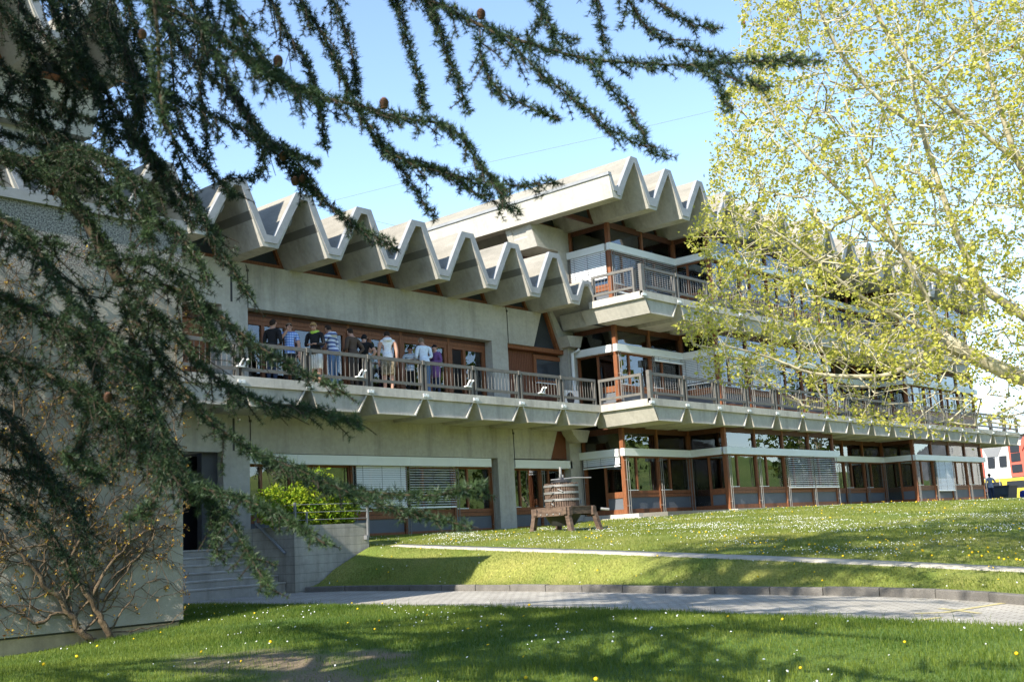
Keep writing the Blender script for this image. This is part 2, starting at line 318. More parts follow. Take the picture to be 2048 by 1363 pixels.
# footpath strip across the bank
fy = np.linspace(FP[-1][1]-3, 21.2, 90); V = []; F = []
for y in fy:
    for dx, dz in ((0, -.15), (0, .012), (.42, .016), (.42, -.15)): V.append((xfp(y)+dx, y, float(zup(np.array([xfp(y)+dx]), np.array([y]))[0])+dz))
for i in range(len(fy)-1):
    for k in range(3): F.append((4*i+k, 4*i+k+1, 4*i+5+k, 4*i+4+k))
o = npmesh('footpath', V, F, FPM); tag(o, kind='structure')
# yellow markings
mb = MB()
for (a, b, wd) in (((1890, 1224), (2010, 1205), .1), ((1830, 1226), (1900, 1224), .1), ((1880, 1216), (1960, 1226), .08), ((1840, 1240), (1880, 1234), .1)):
    p = onpath(*a); q = onpath(*b); t = Vector(q-p).normalized(); n = Vector((t.y, -t.x, 0))*wd/2
    mb.add([(p[0]-n.x, p[1]-n.y, p[2]+.005), (p[0]+n.x, p[1]+n.y, p[2]+.005), (q[0]+n.x, q[1]+n.y, q[2]+.005), (q[0]-n.x, q[1]-n.y, q[2]+.005)], [(0, 1, 2, 3)])
tag(mb.build('road_marking', YEL, None), kind='structure')
# ground sheet to the horizon, car park, mountains
V = [(-4000, -4000, -2.4), (4000, -4000, -2.4), (4000, 4000, -2.4), (-4000, 4000, -2.4)]; tag(npmesh('ground', V, [(0, 1, 2, 3)], FAR), kind='structure')
ASPH = M('asphalt', (.09, .088, .085), .9, .2, 1, fine=.2)
tag(MB().prism([(60.5, 20.6), (120, 18), (120, 60), (60.5, 60)], 'z', -1.0, .40).build('car_park', ASPH), kind='structure')
MOUNT = M('mountain_slope', (.09, .105, .085), .95, .35, .006, col2=(.19, .19, .19), fine=.2, bscale=.05)
n = 240; V = []; F = []
for i in range(n+1):
    a = 2*math.pi*i/n; hgt = 150+90*math.sin(a*3+1)+60*math.sin(a*7+2)+35*math.sin(a*17)+22*math.sin(a*41+.5)
    if 0 < math.degrees(a) < 150: hgt *= .38
    for j, (r, k) in enumerate(((1300, -.02), (1550, .3), (1800, .62), (2050, 1.0), (2500, .5))):
        V.append((r*math.cos(a), r*math.sin(a), hgt*k*(1+.12*math.sin(a*29+j*2))-3))
for i in range(n):
    for j in range(4): F.append((i*5+j, (i+1)*5+j, (i+1)*5+j+1, i*5+j+1))
tag(npmesh('mountains', V, F, MOUNT, smooth=True), kind='structure')

HILL = M('hill_meadow', (.09, .16, .03), .95, .3, .03, col2=(.20, .24, .07))
hx = np.linspace(-300, 400, 40); hy = np.linspace(-320, -30, 24)
tag(grid('hill', hx, hy, lambda x, y: -2.3+((-30-y)/290)**1.2*(38+14*np.sin(x*.017+1)+6*np.sin(x*.05)), HILL), kind='structure')

# ---------------------------------------------------------------- the school building
B = thing('school_building', 'long three-storey concrete building with zigzag folded roofs and brown timber windows', 'building', (30.2, 22, .4))
YW, YR = 23.64, 22.0            # wing wall, wing roof edge / balcony front
# wing walls
mb = MB(); mb.box(15.5, YW, 2.40, 28.49, YW+.35, 3.9).prism([(28.49, 2.40), (28.9, 3.33), (28.9, 3.9), (28.49, 3.9)], 'y', YW, YW+.35); mb.box(6, YW, 2.40, 15.5, YW+.35, 3.9); mb.build('wall_beam', CON, B)
MB().prism([(6, 6.12), (27.95, 6.12), (28.43, 7.29), (6, 7.29)], 'y', YW, YW+.5).build('wall_beam', CON, B)
for x0, x1 in ((15.9, 16.68), (25.9, 26.65)):
    MB().box(x0, YW+.004, -.1, x1, YW+.5, 2.40).build('pillar', CON, B); MB().box(x0, YW+.004, 4.03, x1, YW+.5, 6.12).build('pillar', CON, B)
# joints with lightning conductor wire
for x, z0, z1 in ((16.68, 6.12, 7.1), (26.68, 6.12, 7.17), (16.70, 2.42, 3.2), (26.68, 2.12, 3.2)):
    MB().tube([(x-.05, YW-.012, z1+.15), (x, YW-.014, z1), (x, YW-.014, z0)], .011, 5).box(x-.03, YW-.03, z1-.03, x+.03, YW+.0, z1+.03).build('conductor_wire', GROOVE, B)
MB().box(16.16, YW-.006, 6.22, 16.22, YW+.01, 7.28).build('wall_slot', BLACK, B); MB().box(16.18, YW-.006, 2.44, 16.24, YW+.01, 3.25).build('wall_slot', BLACK, B)
# entrance recess left of the pillar
MB().box(15.45, YW+.25, .07, 15.9, YW+.45, 2.40).build('entrance_side_panel', M('anthracite_panel', (.06, .062, .068), .6, .1, 2), B)
d = MB().box(9, YW+1.2, -.4, 16.65, YW+1.25, 2.6).build('entrance_door', M('entrance_door_black', (.016, .017, .022), .4, .2, 2), B)
MB().box(9, YW+.5, 2.40, 16, YW+1.6, 2.5).build('entrance_soffit', CON, B)
# interiors
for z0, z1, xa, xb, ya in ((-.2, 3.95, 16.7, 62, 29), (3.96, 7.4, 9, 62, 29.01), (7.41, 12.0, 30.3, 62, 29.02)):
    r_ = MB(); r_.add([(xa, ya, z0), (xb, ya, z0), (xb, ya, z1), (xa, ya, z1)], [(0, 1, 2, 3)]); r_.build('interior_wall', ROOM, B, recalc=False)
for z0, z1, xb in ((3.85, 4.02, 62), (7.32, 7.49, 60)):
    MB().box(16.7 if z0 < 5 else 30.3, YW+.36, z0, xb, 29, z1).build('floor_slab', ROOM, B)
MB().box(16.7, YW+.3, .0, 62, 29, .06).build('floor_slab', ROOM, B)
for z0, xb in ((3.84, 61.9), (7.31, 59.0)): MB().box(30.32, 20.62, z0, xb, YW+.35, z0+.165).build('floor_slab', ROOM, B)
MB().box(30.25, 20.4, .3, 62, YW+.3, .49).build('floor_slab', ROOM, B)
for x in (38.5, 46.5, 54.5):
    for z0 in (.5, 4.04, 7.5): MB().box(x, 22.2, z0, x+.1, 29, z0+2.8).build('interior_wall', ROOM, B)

# folded roofs -----------------------------------------------------------
def fold(c, per, zb, zi, zp, zv, hi, hp, y0, y1, sh=0.):
    m = c+per/2+sh; h = .225
    under = [(c, zb), (c+h, zb), (m-hi, zi), (m+hi, zi), (c+per-h, zb), (c+per, zb)]
    top = [(c+per, zv), (c+per-.13, zv), (m+hp, zp), (m-hp, zp), (c+.13, zv), (c, zv)]
    sm = [0]*5+[0]+[1]*5+[0]
    o = MB().prism(under+top, 'y', y0, y1, 0, sm).build('roof_fold', [CONR, ROOF], B)
    # front flashing follows the upper outline, slightly proud
    t = .15; out = [(c, zv+.012), (c+.125, zv+.012), (m-hp-.005, zp+.014), (m+hp+.005, zp+.014), (c+per-.125, zv+.012), (c+per, zv+.012)]
    k = math.hypot(m-hp-c-.13, zp-zv)/(zp-zv)*t
    inn = [(c+per, zb+.11), (c+per-.19, zb+.11), (m+hp-k*.95+.02, zp-t), (m-hp+k*.95-.02, zp-t), (c+.19, zb+.11), (c, zb+.11)]
    if m+hp-k*.95 < m: inn[2] = (m+.02, zp-t*1.15); inn[3] = (m-.02, zp-t*1.15)
    f = MB(); vs = [(x, y0-.025, z) for x, z in out]+[(x, y0-.025, z) for x, z in inn]+[(x, y0+.1, z) for x, z in out]+[(x, y0-.001, z) for x, z in inn]
    fs = []
    for i in range(5):
        j = 11-i; fs += [(i, i+1, j-1, j), (i, i+1, i+13, i+12), (j, j-1, j-1+12, j+12)]
    f.add(vs, fs); f.build('edge_flashing', FLASH, o)
    return o, m
CONR = concrete('roof_concrete', (.40, .38, .335), .32)
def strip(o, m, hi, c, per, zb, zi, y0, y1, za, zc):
    # recessed-looking shadow strip: a dark band painted in for a groove's shade
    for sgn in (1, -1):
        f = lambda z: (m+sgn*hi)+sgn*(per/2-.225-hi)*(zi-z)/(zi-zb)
        mb = MB().prism([(f(za)-sgn*.002, za), (f(zc)-sgn*.002, zc), (f(zc)-sgn*.03, zc), (f(za)-sgn*.03, za)], 'y', y0+.02, y1); mb.build('soffit_shade_strip', GREYD, o)
GREYD = M('soffit_groove_shade', (.16, .155, .14), .6, .1, 4)
for k in range(-2, 10):
    c = 8.22+2.0*k+2.0
    if c > 28.0: break
    o, m = fold(c, 2.0, 7.29, 8.72, 8.84, 7.58, .105, .245, YR, 34, .05)
    strip(o, m, .105, c, 2.0, 7.29, 8.72, YR, YW+.2, 7.93, 8.13)
# last small fold tucked under the upper balcony
o = MB().prism([(28.225, 7.29), (28.45, 7.29), (28.78, 7.98), (28.98, 7.98), (29.9, 6.82), (30.15, 6.82), (30.15, 7.2), (29.6, 7.2), (29.04, 8.15), (28.69, 8.13), (28.36, 7.58), (28.225, 7.58)], 'y', YR+.002, YW+.3, 0, [0]*6+[1]*5+[0]).build('roof_fold', [CONR, ROOF], B)
MB().prism([(28.225, 7.40), (28.40, 7.40), (28.75, 8.03), (29.0, 8.03), (29.35, 7.45), (29.45, 7.45), (29.05, 8.165), (28.68, 8.145), (28.35, 7.6), (28.225, 7.6)], 'y', YR-.02, YR+.06).build('edge_flashing', FLASH, o)
# timber and dark glass infill between the wing's folds
for k in range(-2, 10):
    c = 8.22+2.0*k+2.0; m = c+1.05
    if c > 28: break
    g_ = MB().prism([(c+.225, 7.42), (m-.12, 8.7), (m+.12, 8.7), (c+1.775, 7.42)], 'y', YW+.26, YW+.28).build('clerestory_pane', GLASSD, B) if 'GLASSD' in globals() else None
    if g_ is None:
        GLASSD = M('dark_clerestory_glass', (.035, .042, .052), .12, .1, 1, spec=.5)
        g_ = MB().prism([(c+.225, 7.42), (m-.12, 8.7), (m+.12, 8.7), (c+1.775, 7.42)], 'y', YW+.26, YW+.28).build('clerestory_pane', GLASSD, B)
    fr = MB().box(c+.22, YW+.16, 7.28, c+1.78, YW+.3, 7.43)
    fr.prism([(c+1.62, 7.43), (c+1.75, 7.43), (m+.14, 8.7), (m+.04, 8.7)], 'y', YW+.17, YW+.3); fr.prism([(c+.24, 7.43), (c+.36, 7.43), (m-.05, 8.7), (m-.14, 8.7)], 'y', YW+.17, YW+.3)
    fr.build('clerestory_frame', WOOD, g_)
# main roof
for k in range(0, 17):
    c = 28.155+1.985*k; o, m = fold(c, 1.985, 10.36, 11.80, 11.95, 10.75, .07, .165, 20.0, 36, .08)
    fr = MB().box(c+.2, 22.3, 10.36, c+1.8, 22.42, 10.5); fr.prism([(c+1.6, 10.5), (c+1.74, 10.5), (m+.1, 11.8), (m, 11.8)], 'y', 22.31, 22.42); fr.build('clerestory_frame', WOODD, o)
    MB().prism([(c+.225, 10.5), (m-.08, 11.8), (m+.08, 11.8), (c+1.76, 10.5)], 'y', 22.36, 22.38).build('clerestory_pane', GLASSD, o)
o = MB().prism([(27.95, 10.36), (28.155, 10.36), (28.155, 10.75), (28.06, 10.75), (27.89, 11.12), (27.78, 11.12)], 'y', 20.0, 36, 0, [0, 0, 1, 1, 1, 0]).build('roof_end_fascia', [CONL, ROOF], B)
mb = MB(); mb.prism([(27.75, 11.07), (27.90, 11.07), (27.90, 11.165), (27.74, 11.165)], 'y', 19.97, 36); mb.prism([(27.77, 11.15), (27.90, 11.15), (28.06, 10.76), (28.155, 10.76), (28.155, 10.58), (28.0, 10.58)], 'y', 19.975, 20.04); mb.build('edge_flashing', FLASH, o)
# upper edge beam with recessed end, and pier below
mb = MB(); mb.prism([(28.48, 9.62), (30.19, 9.62), (30.19, 10.44), (28.13, 10.44)], 'y', YW-.0, 24.82)
mb.build('edge_beam', CONL, B)
e = MB()
def endp(y, z, off=0): return (28.48-(z-9.62)*.35/.82-off, y, z)
ya, yb, za, zb_ = 23.93, 24.55, 9.98, 10.33
e.add([endp(YW+.002, 9.63, .03), endp(24.8, 9.63, .03), endp(24.8, 10.43, .03), endp(YW+.002, 10.43, .03), endp(ya, za, .03), endp(yb, za, .03), endp(yb, zb_, .03), endp(ya, zb_, .03), endp(ya+.05, za+.16, -.1), endp(yb-.05, za+.16, -.1), endp(yb-.05, zb_, -.1), endp(ya+.05, zb_, -.1)],
      [(0, 1, 5, 4), (1, 2, 6, 5), (2, 3, 7, 6), (3, 0, 4, 7), (4, 5, 9, 8), (5, 6, 10, 9), (6, 7, 11, 10), (7, 4, 8, 11), (8, 9, 10, 11)]); e.build('beam_end_spout', CONL, B, recalc=False)
MB().box(29.56, YW+.01, 7.3, 30.19, 24.4, 9.62).build('pier', CON, B)
MB().box(30.0, 24.83, 8.0, 30.15, 36, 10.4).build('timber_wall', CLAD, B)
MB().prism([(28.3, 10.46), (30.1, 10.46), (29.3, 11.6), (29.1, 11.6)], 'y', YW+.3, YW+.36).build('clerestory_pane', GLASSD, B)
mb = MB().box(28.3, YW+.2, 10.44, 30.15, YW+.34, 10.56); mb.prism([(29.95, 10.56), (30.1, 10.56), (29.35, 11.7), (29.22, 11.7)], 'y', YW+.2, YW+.34); mb.build('clerestory_frame', WOOD, B)
# third storey at the far left
U = MB(); U.prism([(3, 9.62), (12.32, 9.62), (12.62, 10.78), (3, 10.78)], 'y', YW-.1, YW+.3); U.build('wall_beam', CONL, B)
MB().box(3, YW-.0, 10.78, 12.3, YW+.2, 11.0).build('clerestory_frame', WOOD, B)
MB().box(3, YW+.22, 8.3, 12.2, YW+.3, 9.62).build('rear_wall', CON, B)
for k in range(4):
    c = 4.6+2.0*k; o, m = fold(c, 2.0, 10.80, 12.2, 12.34, 11.1, .1, .24, YR-.2, 34, .05)
    MB().prism([(c+.225, 10.95), (m-.1, 12.2), (m+.1, 12.2), (c+1.775, 10.95)], 'y', YW+.1, YW+.14).build('clerestory_pane', GLASSD, o)
    MB().prism([(c+1.62, 10.95), (c+1.76, 10.95), (m+.14, 12.2), (m+.04, 12.2)], 'y', YW, YW+.1).build('clerestory_frame', WOOD, o)

# balconies ---------------------------------------------------------------
def trough(x, y0, y1, zb, parent, w=1.34, tl=-.22, tr=1.62):
    mb = MB(); mb.prism([(x, zb), (x+w, zb), (x+tr, zb+.47), (x+tl, zb+.47)], 'y', y0+.05, y1)
    e = .035
    mb.prism([(x, zb), (x+w, zb), (x+w-e*.4, zb+e), (x+e*.4, zb+e)], 'y', y0, y0+.049, 1)
    mb.prism([(x, zb), (x+e*1.3, zb+.001), (x+tl+e*1.3, zb+.469), (x+tl, zb+.469)], 'y', y0+.001, y0+.05, 1)
    mb.prism([(x+w-e*1.3, zb+.001), (x+w, zb), (x+tr, zb+.469), (x+tr-e*1.3, zb+.469)], 'y', y0+.001, y0+.05, 1)
    return mb.build('slab_trough', [CON, CONE], parent)
def railpanel(parent, T, L_, zf, n=12):
    # T maps (u along, w inward, z); one framed panel of balusters
    mb = MB(T); z1 = zf+.84
    mb.box(0, 0, z1-.09, L_, .06, z1); mb.box(.07, .0, zf+.14, L_-.07, .055, zf+.215)
    for u in (0, L_-.07): mb.box(u, -.0, zf-.12, u+.07, .13, z1-.09)
    for i in range(n):
        u = .07+(L_-.14)*(i+.5)/n; mb.box(u-.0045, .024, zf+.215, u+.0045, .034, z1-.09, 1)
    return mb.build('railing_panel', [RAILM, ROD], parent)
def bracket(parent, x, y, z):
    for a in (-.1, .01): MB().box(x+a, y-.045, z-.17, x+a+.09, y+.03, z-.09).build('railing_bracket', WHITE, parent)
    MB().box(x-.05, y-.005, z+.73, x+.03, y+.1, z+.852).build('post_cap', RAILM, parent)
def balcony(name, xs, y0, y1, zb, xl, xr, left=None):
    b = MB().box(xl, y0-.02, zb+.47, xr, y1, zb+.70).build(name, CONE, B)
    for x in xs: trough(x, y0, y1+.2, zb, b)
    # soffit between the troughs
    MB().box(xl+.1, y0+.3, zb+.40, xr-.1, y1+.1, zb+.47).build('slab_soffit', CON, b)
    return b
wx = [15.58-2*k for k in (3, 2, 1)]+[15.58, 17.58, 19.58, 21.57, 23.56, 25.56, 27.56]
WB = balcony('balcony', wx, YR, 23.4, 3.33, 9.2, 29.2)
for x in wx:
    a = x-.26; L_ = 1.9 if x < 27 else 1.72
    railpanel(WB, (lambda a: lambda u, w_, z: (a+u, YR+.02+w_, z))(a+.03), L_, 4.03)
    bracket(WB, a-.02, YR, 4.03)
MX = [29.54, 31.56, 33.55, 35.54, 37.57, 39.56, 41.6, 43.65, 45.72, 47.84, 49.9, 51.98, 54.06, 56.12, 58.24, 60.4, 62.5]
def mainbalcony(zb, n, yl):
    b = balcony('balcony', MX[:n], 20.0, 22.2, zb, 29.2, MX[n-1]+1.75)
    for i in range(n):
        a = MX[i]-.30; L_ = (MX[i+1]-MX[i] if i+1 < len(MX) else 2.05)-.11
        if i == 0: a += .0; L_ -= .02
        railpanel(b, (lambda a: lambda u, w_, z: (a+u, 20.02+w_, z))(a+.05), L_, zb+.70)
        bracket(b, a+.0, 20.0, zb+.70)
    # side facing left: slab side, sloped concrete cheek, railing panel, corner post
    mb = MB(); mb.prism([(29.27, zb+.47), (29.54, zb), (29.62, zb), (29.35, zb+.47)], 'y', 20.001, yl); mb.build('slab_cheek', CONL, b)
    railpanel(b, lambda u, w_, z: (29.22+w_, 22.05-u, z), 1.72, zb+.70)
    MB().box(29.2, 20.0, zb+.56, 29.36, 20.12, zb+1.60).build('corner_post', RAILM, b)
    # slab edge on the left
    return b
MBAL = mainbalcony(3.33, 17, 22.0); UBAL = mainbalcony(6.80, 14, 22.6)
MB().prism([(29.56, 6.80), (30.2, 6.80), (30.2, 7.3), (29.4, 7.3)], 'y', 22.2, YW).build('slab_soffit', CON, UBAL)

# windows -----------------------------------------------------------------
def front(y): return lambda u, w_, z: (u, y+w_, z)
def side(x, y0): return lambda u, w_, z: (x+w_, y0-u, z)      # faces -X, u runs towards the viewer's right
def slats(parent, T, u0, u1, ztop, zbot, closed):
    mb = MB(T); z = ztop
    if closed is None: return
    p = .062 if closed else .072
    while z-p > zbot:
        if closed: mb.add([(u0, -.115, z), (u1, -.115, z), (u1, -.155, z-.056), (u0, -.155, z-.056)], [(0, 1, 2, 3)]); mb.add([(u0, -.112, z-.001), (u1, -.112, z-.001), (u1, -.152, z-.057), (u0, -.152, z-.057)], [(3, 2, 1, 0)])
        else: mb.add([(u0, -.11, z), (u1, -.11, z), (u1, -.17, z-.016), (u0, -.17, z-.016)], [(0, 1, 2, 3)]); mb.add([(u0, -.11, z-.004), (u1, -.11, z-.004), (u1, -.17, z-.022), (u0, -.17, z-.022)], [(3, 2, 1, 0)]); mb.add([(u0, -.17, z-.016), (u1, -.17, z-.016), (u1, -.17, z-.022), (u0, -.17, z-.022)], [(0, 1, 2, 3)])
        z -= p
    mb.box(u0, -.165, zbot-.03, u1, -.11, zbot+.015)
    for q in (.12, .5, .88):
        u = u0+(u1-u0)*q; mb.box(u-.004, -.172, zbot, u+.004, -.168, ztop, 1)
    tag(mb.build('blind', [BLIND, BLACK], parent, recalc=False), kind='stuff')
def bay(T, u0, u1, z0, zb0, zb1, zt, blind=None, door=False, curtain=False, wood=None, first=False, last=False, opendoor=False):
    Wd = wood or WOOD; f = MB(T); mw = .045
    f.box(u0-mw, -.04, z0, u0+mw, .1, zt-.001)
    if last: f.box(u1-mw, -.04, z0, u1+mw, .1, zt-.002)
    f.box(u0+mw, -.02, zt-.2, u1-mw, .1, zt, 1)
    f.box(u0+mw, -.015, z0, u1-mw, .09, z0+.15)
    um = u0+(u1-u0)*.36
    if door:
        ud = u0+(u1-u0)*.52; f.box(ud-.04, -.01, z0+.15, ud+.04, .08, zb0)
        f.box(ud+.04, -.012, z0+.52, u1-mw, .08, z0+.72)
    else:
        f.box(u0+mw, -.012, z0+.53, u1-mw, .08, z0+.64); f.box(u0+mw, -.018, z0+.65, u1-mw, .08, z0+.75)
        f.box(um-.035, -.014, z0+.75, um+.035, .08, zb0)
        f.box(u0+mw, -.008, z0+.75, u0+mw+.03, .07, zb0); f.box(u1-mw-.03, -.008, z0+.75, u1-mw, .07, zb0)
    f.box(u0+mw, -.006, zb0-.05, u1-mw, .08, zb1-.01)
    o = f.build('window_bay', [Wd, WOODD], B)
    if door:
        if not opendoor: MB(T).box(u0+mw+.001, .03, z0+.15, ud-.04, .04, zb0-.05).build('glass_door', GLASS, o)
        MB(T).box(ud+.04, .03, z0+.72, u1-mw, .04, zb0-.05).build('pane', GLASS, o)
        MB(T).box(ud+.04, .02, z0+.15, u1-mw, .06, z0+.52).build('spandrel_panel', PANEL, o)
    else:
        MB(T).box(u0+mw+.03, .03, z0+.751, um-.035, .04, zb0-.05).build('pane', GLASS, o); MB(T).box(um+.035, .03, z0+.751, u1-mw-.03, .04, zb0-.05).build('pane', GLASS, o)
        MB(T).box(u0+mw, .02, z0+.15, u1-mw, .06, z0+.53).build('spandrel_panel', PANEL, o)
        MB(T).box(u0+mw, -.05, z0+.752, um-.035, -.013, z0+.775).build('sill_strip', WHITE, o)
    MB(T).box(u0+mw, .03, zb1, u1-mw, .04, zt-.2).build('transom_pane', GLASS, o)
    for u in (u0-.055, u0+.055)+((u1-.055,) if last else ()):
        r = MB(T); r.tube([(u, -.15, z0-.02), (u, -.15, zb0)], .013, 5)
        for zz in (z0+.25, z0+1.1, zb0-.15): r.box(u-.006, -.14, zz, u+.006, -.03, zz+.012)
        r.build('blind_guide', ROD, o)
    if curtain:
        c_ = MB(T); n = 14; uu = u0+(u1-u0)*(.45 if curtain == 1 else .7); 
        pts = [(uu+(u1-u0)*.5*i/n*(1 if curtain == 1 else .5), .25+.03*(i % 2)) for i in range(n+1)]
        for i in range(n): c_.add([(pts[i][0], pts[i][1], z0+.2), (pts[i+1][0], pts[i+1][1], z0+.2), (pts[i+1][0], pts[i+1][1], zb0), (pts[i][0], pts[i][1], zb0)], [(0, 1, 2, 3)])
        c_.build('curtain', CURT, o, recalc=False)
    if blind: slats(o, T, u0+.06, u1-.06, zb0-.01, blind[0], blind[1])
    return o
def band(T, u0, u1, zb0, zb1, dx0=0, dx1=0):
    MB(T).box(u0-dx0, -.2, zb0, u1+dx1, -.045, zb1).build('blind_box', WHITE, B)
rb = random.Random(5)
def section(X0, X1, n, yf, ret, floor, zb0, zb1, zt, spec, retspec=None):
    T = front(yf); w_ = (X1-X0)/n
    for i in range(n):
        s_ = spec[i] if i < len(spec) else {}
        bay(T, X0+w_*i, X0+w_*(i+1), floor, zb0, zb1, zt, last=(i == n-1), wood=WOOD, **s_)
    # the overlap of the box ends is avoided: front box runs past the corner, side box butts against it
    MB(T).box(X0-.2, -.2, zb0, X1+(.15 if ret != 'in' else -.15), -.045, zb1).build('blind_box', WHITE, B)
    if retspec is not None:
        yb = retspec['yb']; Ts = side(X0, yb); L_ = yb-yf; bay(Ts, .05, L_, floor, zb0, zb1, zt, **retspec['bay'])
        MB(Ts).box(0, -.2, zb0, L_-.0-.045+.09-.1, -.045, zb1).build('blind_box', WHITE, B)
        MB().box(X0-.07, yf-.07, floor, X0+.05, yf+.05, zt).build('corner_post', WOOD, B)
stor = [(.50, 2.385, 2.63, 3.36, 0), (4.03, 5.88, 6.12, 6.83, 1), (7.50, 9.37, 9.61, 10.40, 2)]
for fl, b0, b1, zt, lv in stor:
    if lv == 0: s1 = [{}, dict(curtain=2)]; s2 = [{}, dict(curtain=2), dict(blind=(1.22, False)), dict(blind=(1.22, False))]; s3 = [dict(blind=(1.75, True)), dict(curtain=1), dict(curtain=1), {}]; s4 = [{}, dict(blind=(1.0, True)), {}, {}]; r1 = dict(yb=YW, bay=dict(door=True, opendoor=True, blind=(2.08, True)))
    elif lv == 1: s1 = [{}, dict(blind=(5.74, True))]; s2 = [dict(), dict(blind=(4.95, True)), dict(curtain=1), dict(curtain=1)]; s3 = [{}, dict(curtain=1), {}, {}]; s4 = [dict(curtain=1), {}, dict(curtain=2), {}]; r1 = dict(yb=YW, bay=dict(door=True, opendoor=True))
    else: s1 = [dict(blind=(7.95, False)), dict(blind=(7.95, False))]; s2 = [dict(curtain=1), dict(curtain=1), {}, dict(curtain=1)]; s3 = [{}]*4; s4 = [{}, dict(curtain=1), {}, {}]; r1 = dict(yb=YW, bay=dict(blind=(8.45, True)))
    section(30.2, 34.15, 2, 21.95, 'in', fl, b0, b1, zt, s1, r1)
    section(34.15, 42.42, 4, 20.45, 'out', fl, b0, b1, zt, s2, dict(yb=21.95, bay=dict(door=True) if lv < 2 else dict()) if lv != 1 else dict(yb=21.95, bay=dict(blind=(4.95, True))))
    section(42.42, 50.5, 4, 21.95, 'in', fl, b0, b1, zt, s3)
    section(50.5, 59.1, 4, 20.45, 'out', fl, b0, b1, zt, s4, dict(yb=21.95, bay=dict(door=True)))
    for X in (42.42, 59.1): MB().box(X+.05, 20.5, fl, X+.13, 22.0 if X < 50 else 29, zt+.75).build('end_wall', WOODD, B)
# plinth steps in front of the corner
MB().box(29.6, 21.0, .0, 34.0, 23.6, .36).box(30.0, 21.35, .36, 34.0, 23.6, .49).build('plinth_step', CONL, B)
MB().box(34.0, 20.05, .0, 59.2, 20.5, .49).build('plinth', CON, B)
# wing ground floor
bx = [16.68, 18.18, 20.2, 22.2, 24.2, 25.9]
sp = [{}, {}, dict(blind=(.98, True)), dict(blind=(.95, False)), {}]
T = front(YW+.32)
for i in range(5): bay(T, bx[i]+.02, bx[i+1]-(.02 if i == 4 else 0), .12, 2.13, 2.2, 2.42, last=(i == 4), **sp[i])
for a, b in ((16.69, 18.18), (18.185, 20.2), (20.205, 22.2), (22.205, 24.2), (24.205, 25.62)): MB().box(a, YW+.02, 2.13, b, YW+.2, 2.385).build('blind_box', WHITE, B)
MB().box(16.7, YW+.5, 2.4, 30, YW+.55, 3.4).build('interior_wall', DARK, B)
# right of the right pillar
for i, (a, b) in enumerate(((26.67, 28.25), (28.25, 29.45))): bay(T, a, b, .12, 2.10, 2.17, 2.42, last=(i == 1))
MB().box(26.66, YW+.0, 2.10, 29.6, YW+.2, 2.36).build('blind_box', WHITE, B)
MB().box(29.5, YW+.0, .1, 30.12, YW+.5, 3.36).build('pillar', CON, B)
MB().prism([(28.5, 2.42), (29.5, 2.42), (29.5, 3.36), (28.95, 3.36)], 'y', YW+.15, YW+.2).build('timber_infill', CLAD, B)
MB().prism([(29.2, 3.2), (29.5, 2.95), (29.9, 2.95), (30.1, 3.36), (29.1, 3.36)], 'y', YW-.45, YW).build('water_spout', CON, B)
# wing first floor: timber doors
T = front(YW+.36); bx = [16.68, 18.2, 20.2, 22.2, 24.2, 25.9]
for i in range(5):
    a, b = bx[i]+(.01 if i == 0 else 0), bx[i+1]-(.01 if i == 4 else 0); f = MB(T); z0, z1 = 4.03, 6.10
    f.box(a, -.06, z0, a+.1, .1, z1); f.box(a+.1, -.05, z1-.22, b, .1, z1-.12); f.box(a+.1, -.06, z1-.12, b, .1, z1, 1); f.box(a+.1, -.03, z1-.32, b, .08, z1-.22)
    f.box(a+.1, -.03, z0, a+.22, .08, z1-.32); f.box(b-.12, -.03, z0, b, .08, z1-.32)
    f.box(a+.22, -.03, z0, b-.12, .08, z0+.2); q = a+.22+(b-a-.34)*(.62 if i % 2 else .4); f.box(q-.05, -.03, z0+.2, q+.05, .08, z1-.32)
    if i == 4: f.box(b, -.05, z0, b+.002, .1, z1)
    o = f.build('door_bay', [WOOD, WOODD], B)
    if not i == 4: MB(T).box(a+.22, .02, z0+.2, q-.05, .03, z1-.32).build('pane', GLASS, o)
    MB(T).box(q+.05, .02, z0+.2, b-.12, .03, z1-.32).build('pane', GLASS, o)
MB().box(8, YW+.6, 4.03, 15.9, YW+.7, 6.12).build('timber_wall', WOOD, B); MB().box(8, YW+.5, 5.8, 15.9, YW+.6, 6.12).build('timber_header', WOODD, B)
# first floor corner right of the pillar: boarded wall, tilted window, triangle glazing
mb = MB(); x = 26.66
while x < 28.2: mb.box(x, YW+.33, 4.03, x+.075, YW+.36, 5.98); x += .085
tag(mb.build('cladding_boards', CLAD, B), kind='stuff')
mb = MB(); x = 28.32
while x < 29.75: mb.box(x, YW+.33, 4.03, x+.075, YW+.36, 4.98); x += .085
tag(mb.build('cladding_boards', CLAD, B), kind='stuff')
MB().box(26.66, YW+.36, 4.03, 29.9, YW+.4, 6.1).build('timber_wall', WOODD, B)
f = MB(); f.box(28.22, YW+.27, 4.98, 29.85, YW+.36, 5.08).box(28.22, YW+.27, 5.78, 29.85, YW+.36, 5.92).box(28.22, YW+.27, 5.08, 28.36, YW+.36, 5.78).box(29.68, YW+.27, 5.08, 29.85, YW+.36, 5.78); o = f.build('window_bay', WOOD, B)
MB().box(28.36, YW+.31, 5.08, 29.68, YW+.32, 5.78).build('pane', GLASSD, o); MB().box(28.3, YW+.2, 4.95, 29.75, YW+.27, 4.98).build('sill_strip', WHITE, o)
MB().box(26.66, YW+.1, 6.0, 29.9, YW+.4, 6.14).build('timber_header', WOOD, B)
MB().prism([(27.9, 6.14), (29.6, 6.14), (28.75, 7.75)], 'y', YW+.26, YW+.28).build('clerestory_pane', GLASSD, B)
